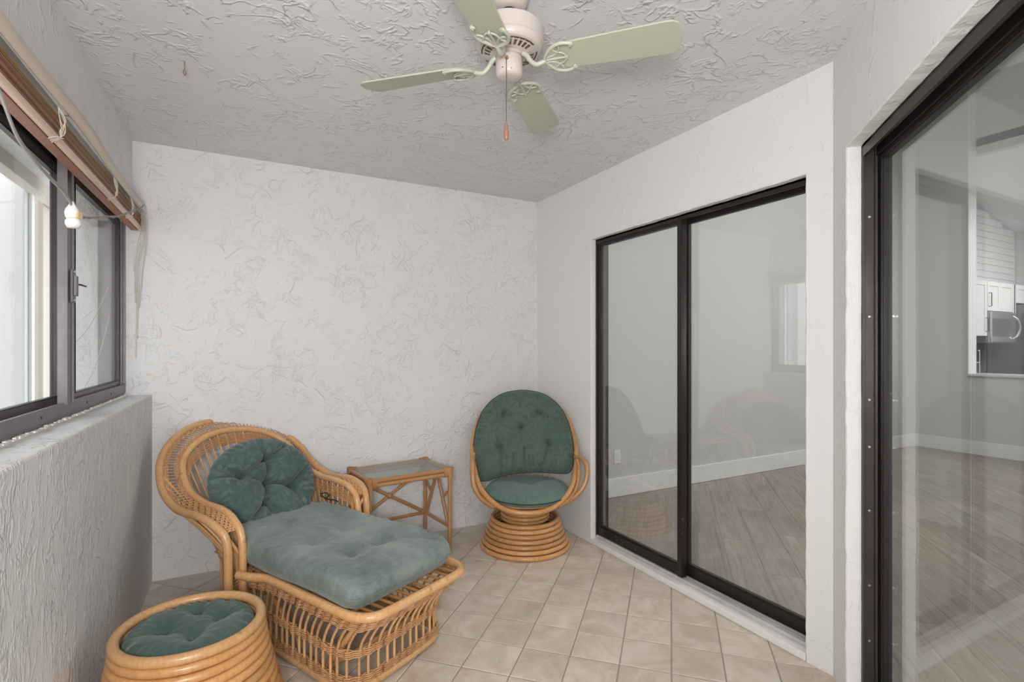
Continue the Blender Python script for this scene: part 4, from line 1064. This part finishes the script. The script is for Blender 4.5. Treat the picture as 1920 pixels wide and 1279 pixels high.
# ------------------------------------------------------------------ bamboo side table
tr0 = math.radians(7.0)
TB_ = thing('side_table', 'small bamboo side table with inset glass top between chaise and swivel chair', 'table', (.928, 3.258, 0), tr0)
hx, hy, HT = .262, .178, .540; bm_ = M['bamboo']
def nodes(p0, p1, r, n=3, name='leg', parent=TB_):
    p0 = np.array(p0); p1 = np.array(p1); ts = np.linspace(0, 1, 41); rs = np.full(41, r)
    for k in range(n):
        c = (k+.6)/n; rs = rs+r*.14*np.exp(-((ts-c)/.012)**2)
    return MB().tube([p0+(p1-p0)*t for t in ts], rs, 12).build(name, bm_, parent)
for sx in (-1, 1):
    for sy in (-1, 1):
        lg = nodes((sx*hx, sy*hy, 0), (sx*hx, sy*hy, HT-.01), .0128, 3, 'leg')
        w_ = MB()
        for z in np.arange(HT-.058, HT+.006, .0052): w_.tube([(sx*hx+.0165*math.cos(a), sy*hy+.0165*math.sin(a), z) for a in np.linspace(0, 2*PI, 17)[:-1]], .0028, 6, closed=True)
        for q in np.arange(.016, .046, .005):
            w_.tube([(sx*(hx-q), sy*hy+.016*math.cos(a), HT-.025+.0295*math.sin(a)) for a in np.linspace(0, 2*PI, 17)[:-1]], .0026, 5, closed=True)
            w_.tube([(sx*hx+.016*math.cos(a), sy*(hy-q), HT-.025+.0295*math.sin(a)) for a in np.linspace(0, 2*PI, 17)[:-1]], .0026, 5, closed=True)
        for z in (.165, .36): 
            for d_ in (-.004, 0, .004): w_.tube([(sx*hx+.0135*math.cos(a), sy*hy+.0135*math.sin(a), z+d_) for a in np.linspace(0, 2*PI, 13)[:-1]], .002, 5, closed=True)
        w_.build('binding', bm_, lg)
for z in (HT-.012, HT-.038):
    for sy in (-1, 1): nodes((-hx, sy*hy, z), (hx, sy*hy, z), .0135, 2, 'top_rail')
    for sx in (-1, 1): nodes((sx*hx, -hy, z), (sx*hx, hy, z), .0135, 2, 'top_rail')
MB().box((-hx+.012, -hy+.012, HT-.006), (hx-.012, hy-.012, HT)).build('glass_top', M['tglass'], TB_)
for sx in (-1, 1): nodes((sx*hx, -hy, .165), (sx*hx, hy, .165), .011, 1, 'stretcher')
nodes((-hx, hy, .165), (hx, hy, .165), .011, 2, 'stretcher')
nodes((-hx, hy, .165), (hx, hy, HT-.06), .0115, 2, 'cross_brace'); nodes((hx, hy, .165), (-hx, hy, HT-.06), .0115, 2, 'cross_brace')
MB().lathe([(.010, -.018), (.019, -.01), (.021, 0), (.019, .01), (.010, .018)], 12, (0, hy-.003, (.165+HT-.06)/2)).build('brace_knot', bm_, TB_)
for sx in (-1, 1):      # inverted-V end braces
    nodes((sx*hx, 0, HT-.05), (sx*hx, -hy+.02, .17), .0115, 2, 'end_brace'); nodes((sx*hx, 0, HT-.05), (sx*hx, hy-.02, .17), .0115, 2, 'end_brace')
    nodes((sx*hx, -hy*.52, .34), (sx*hx, -hy, .40), .009, 1, 'end_brace'); nodes((sx*hx, hy*.52, .34), (sx*hx, hy, .40), .009, 1, 'end_brace')

# loose cord on the floor behind the ottoman
pts = cr([(-.25, 2.92, .004), (-.16, 2.98, .004), (-.08, 3.08, .004), (.0, 3.2, .004), (.06, 3.3, .004), (.10, 3.40, .004)], 6)
MB().tube(pts, .0035, 6).build('floor_cord', M['gcord'], label='thin grey cord lying on the tiles behind the ottoman', category='cord')
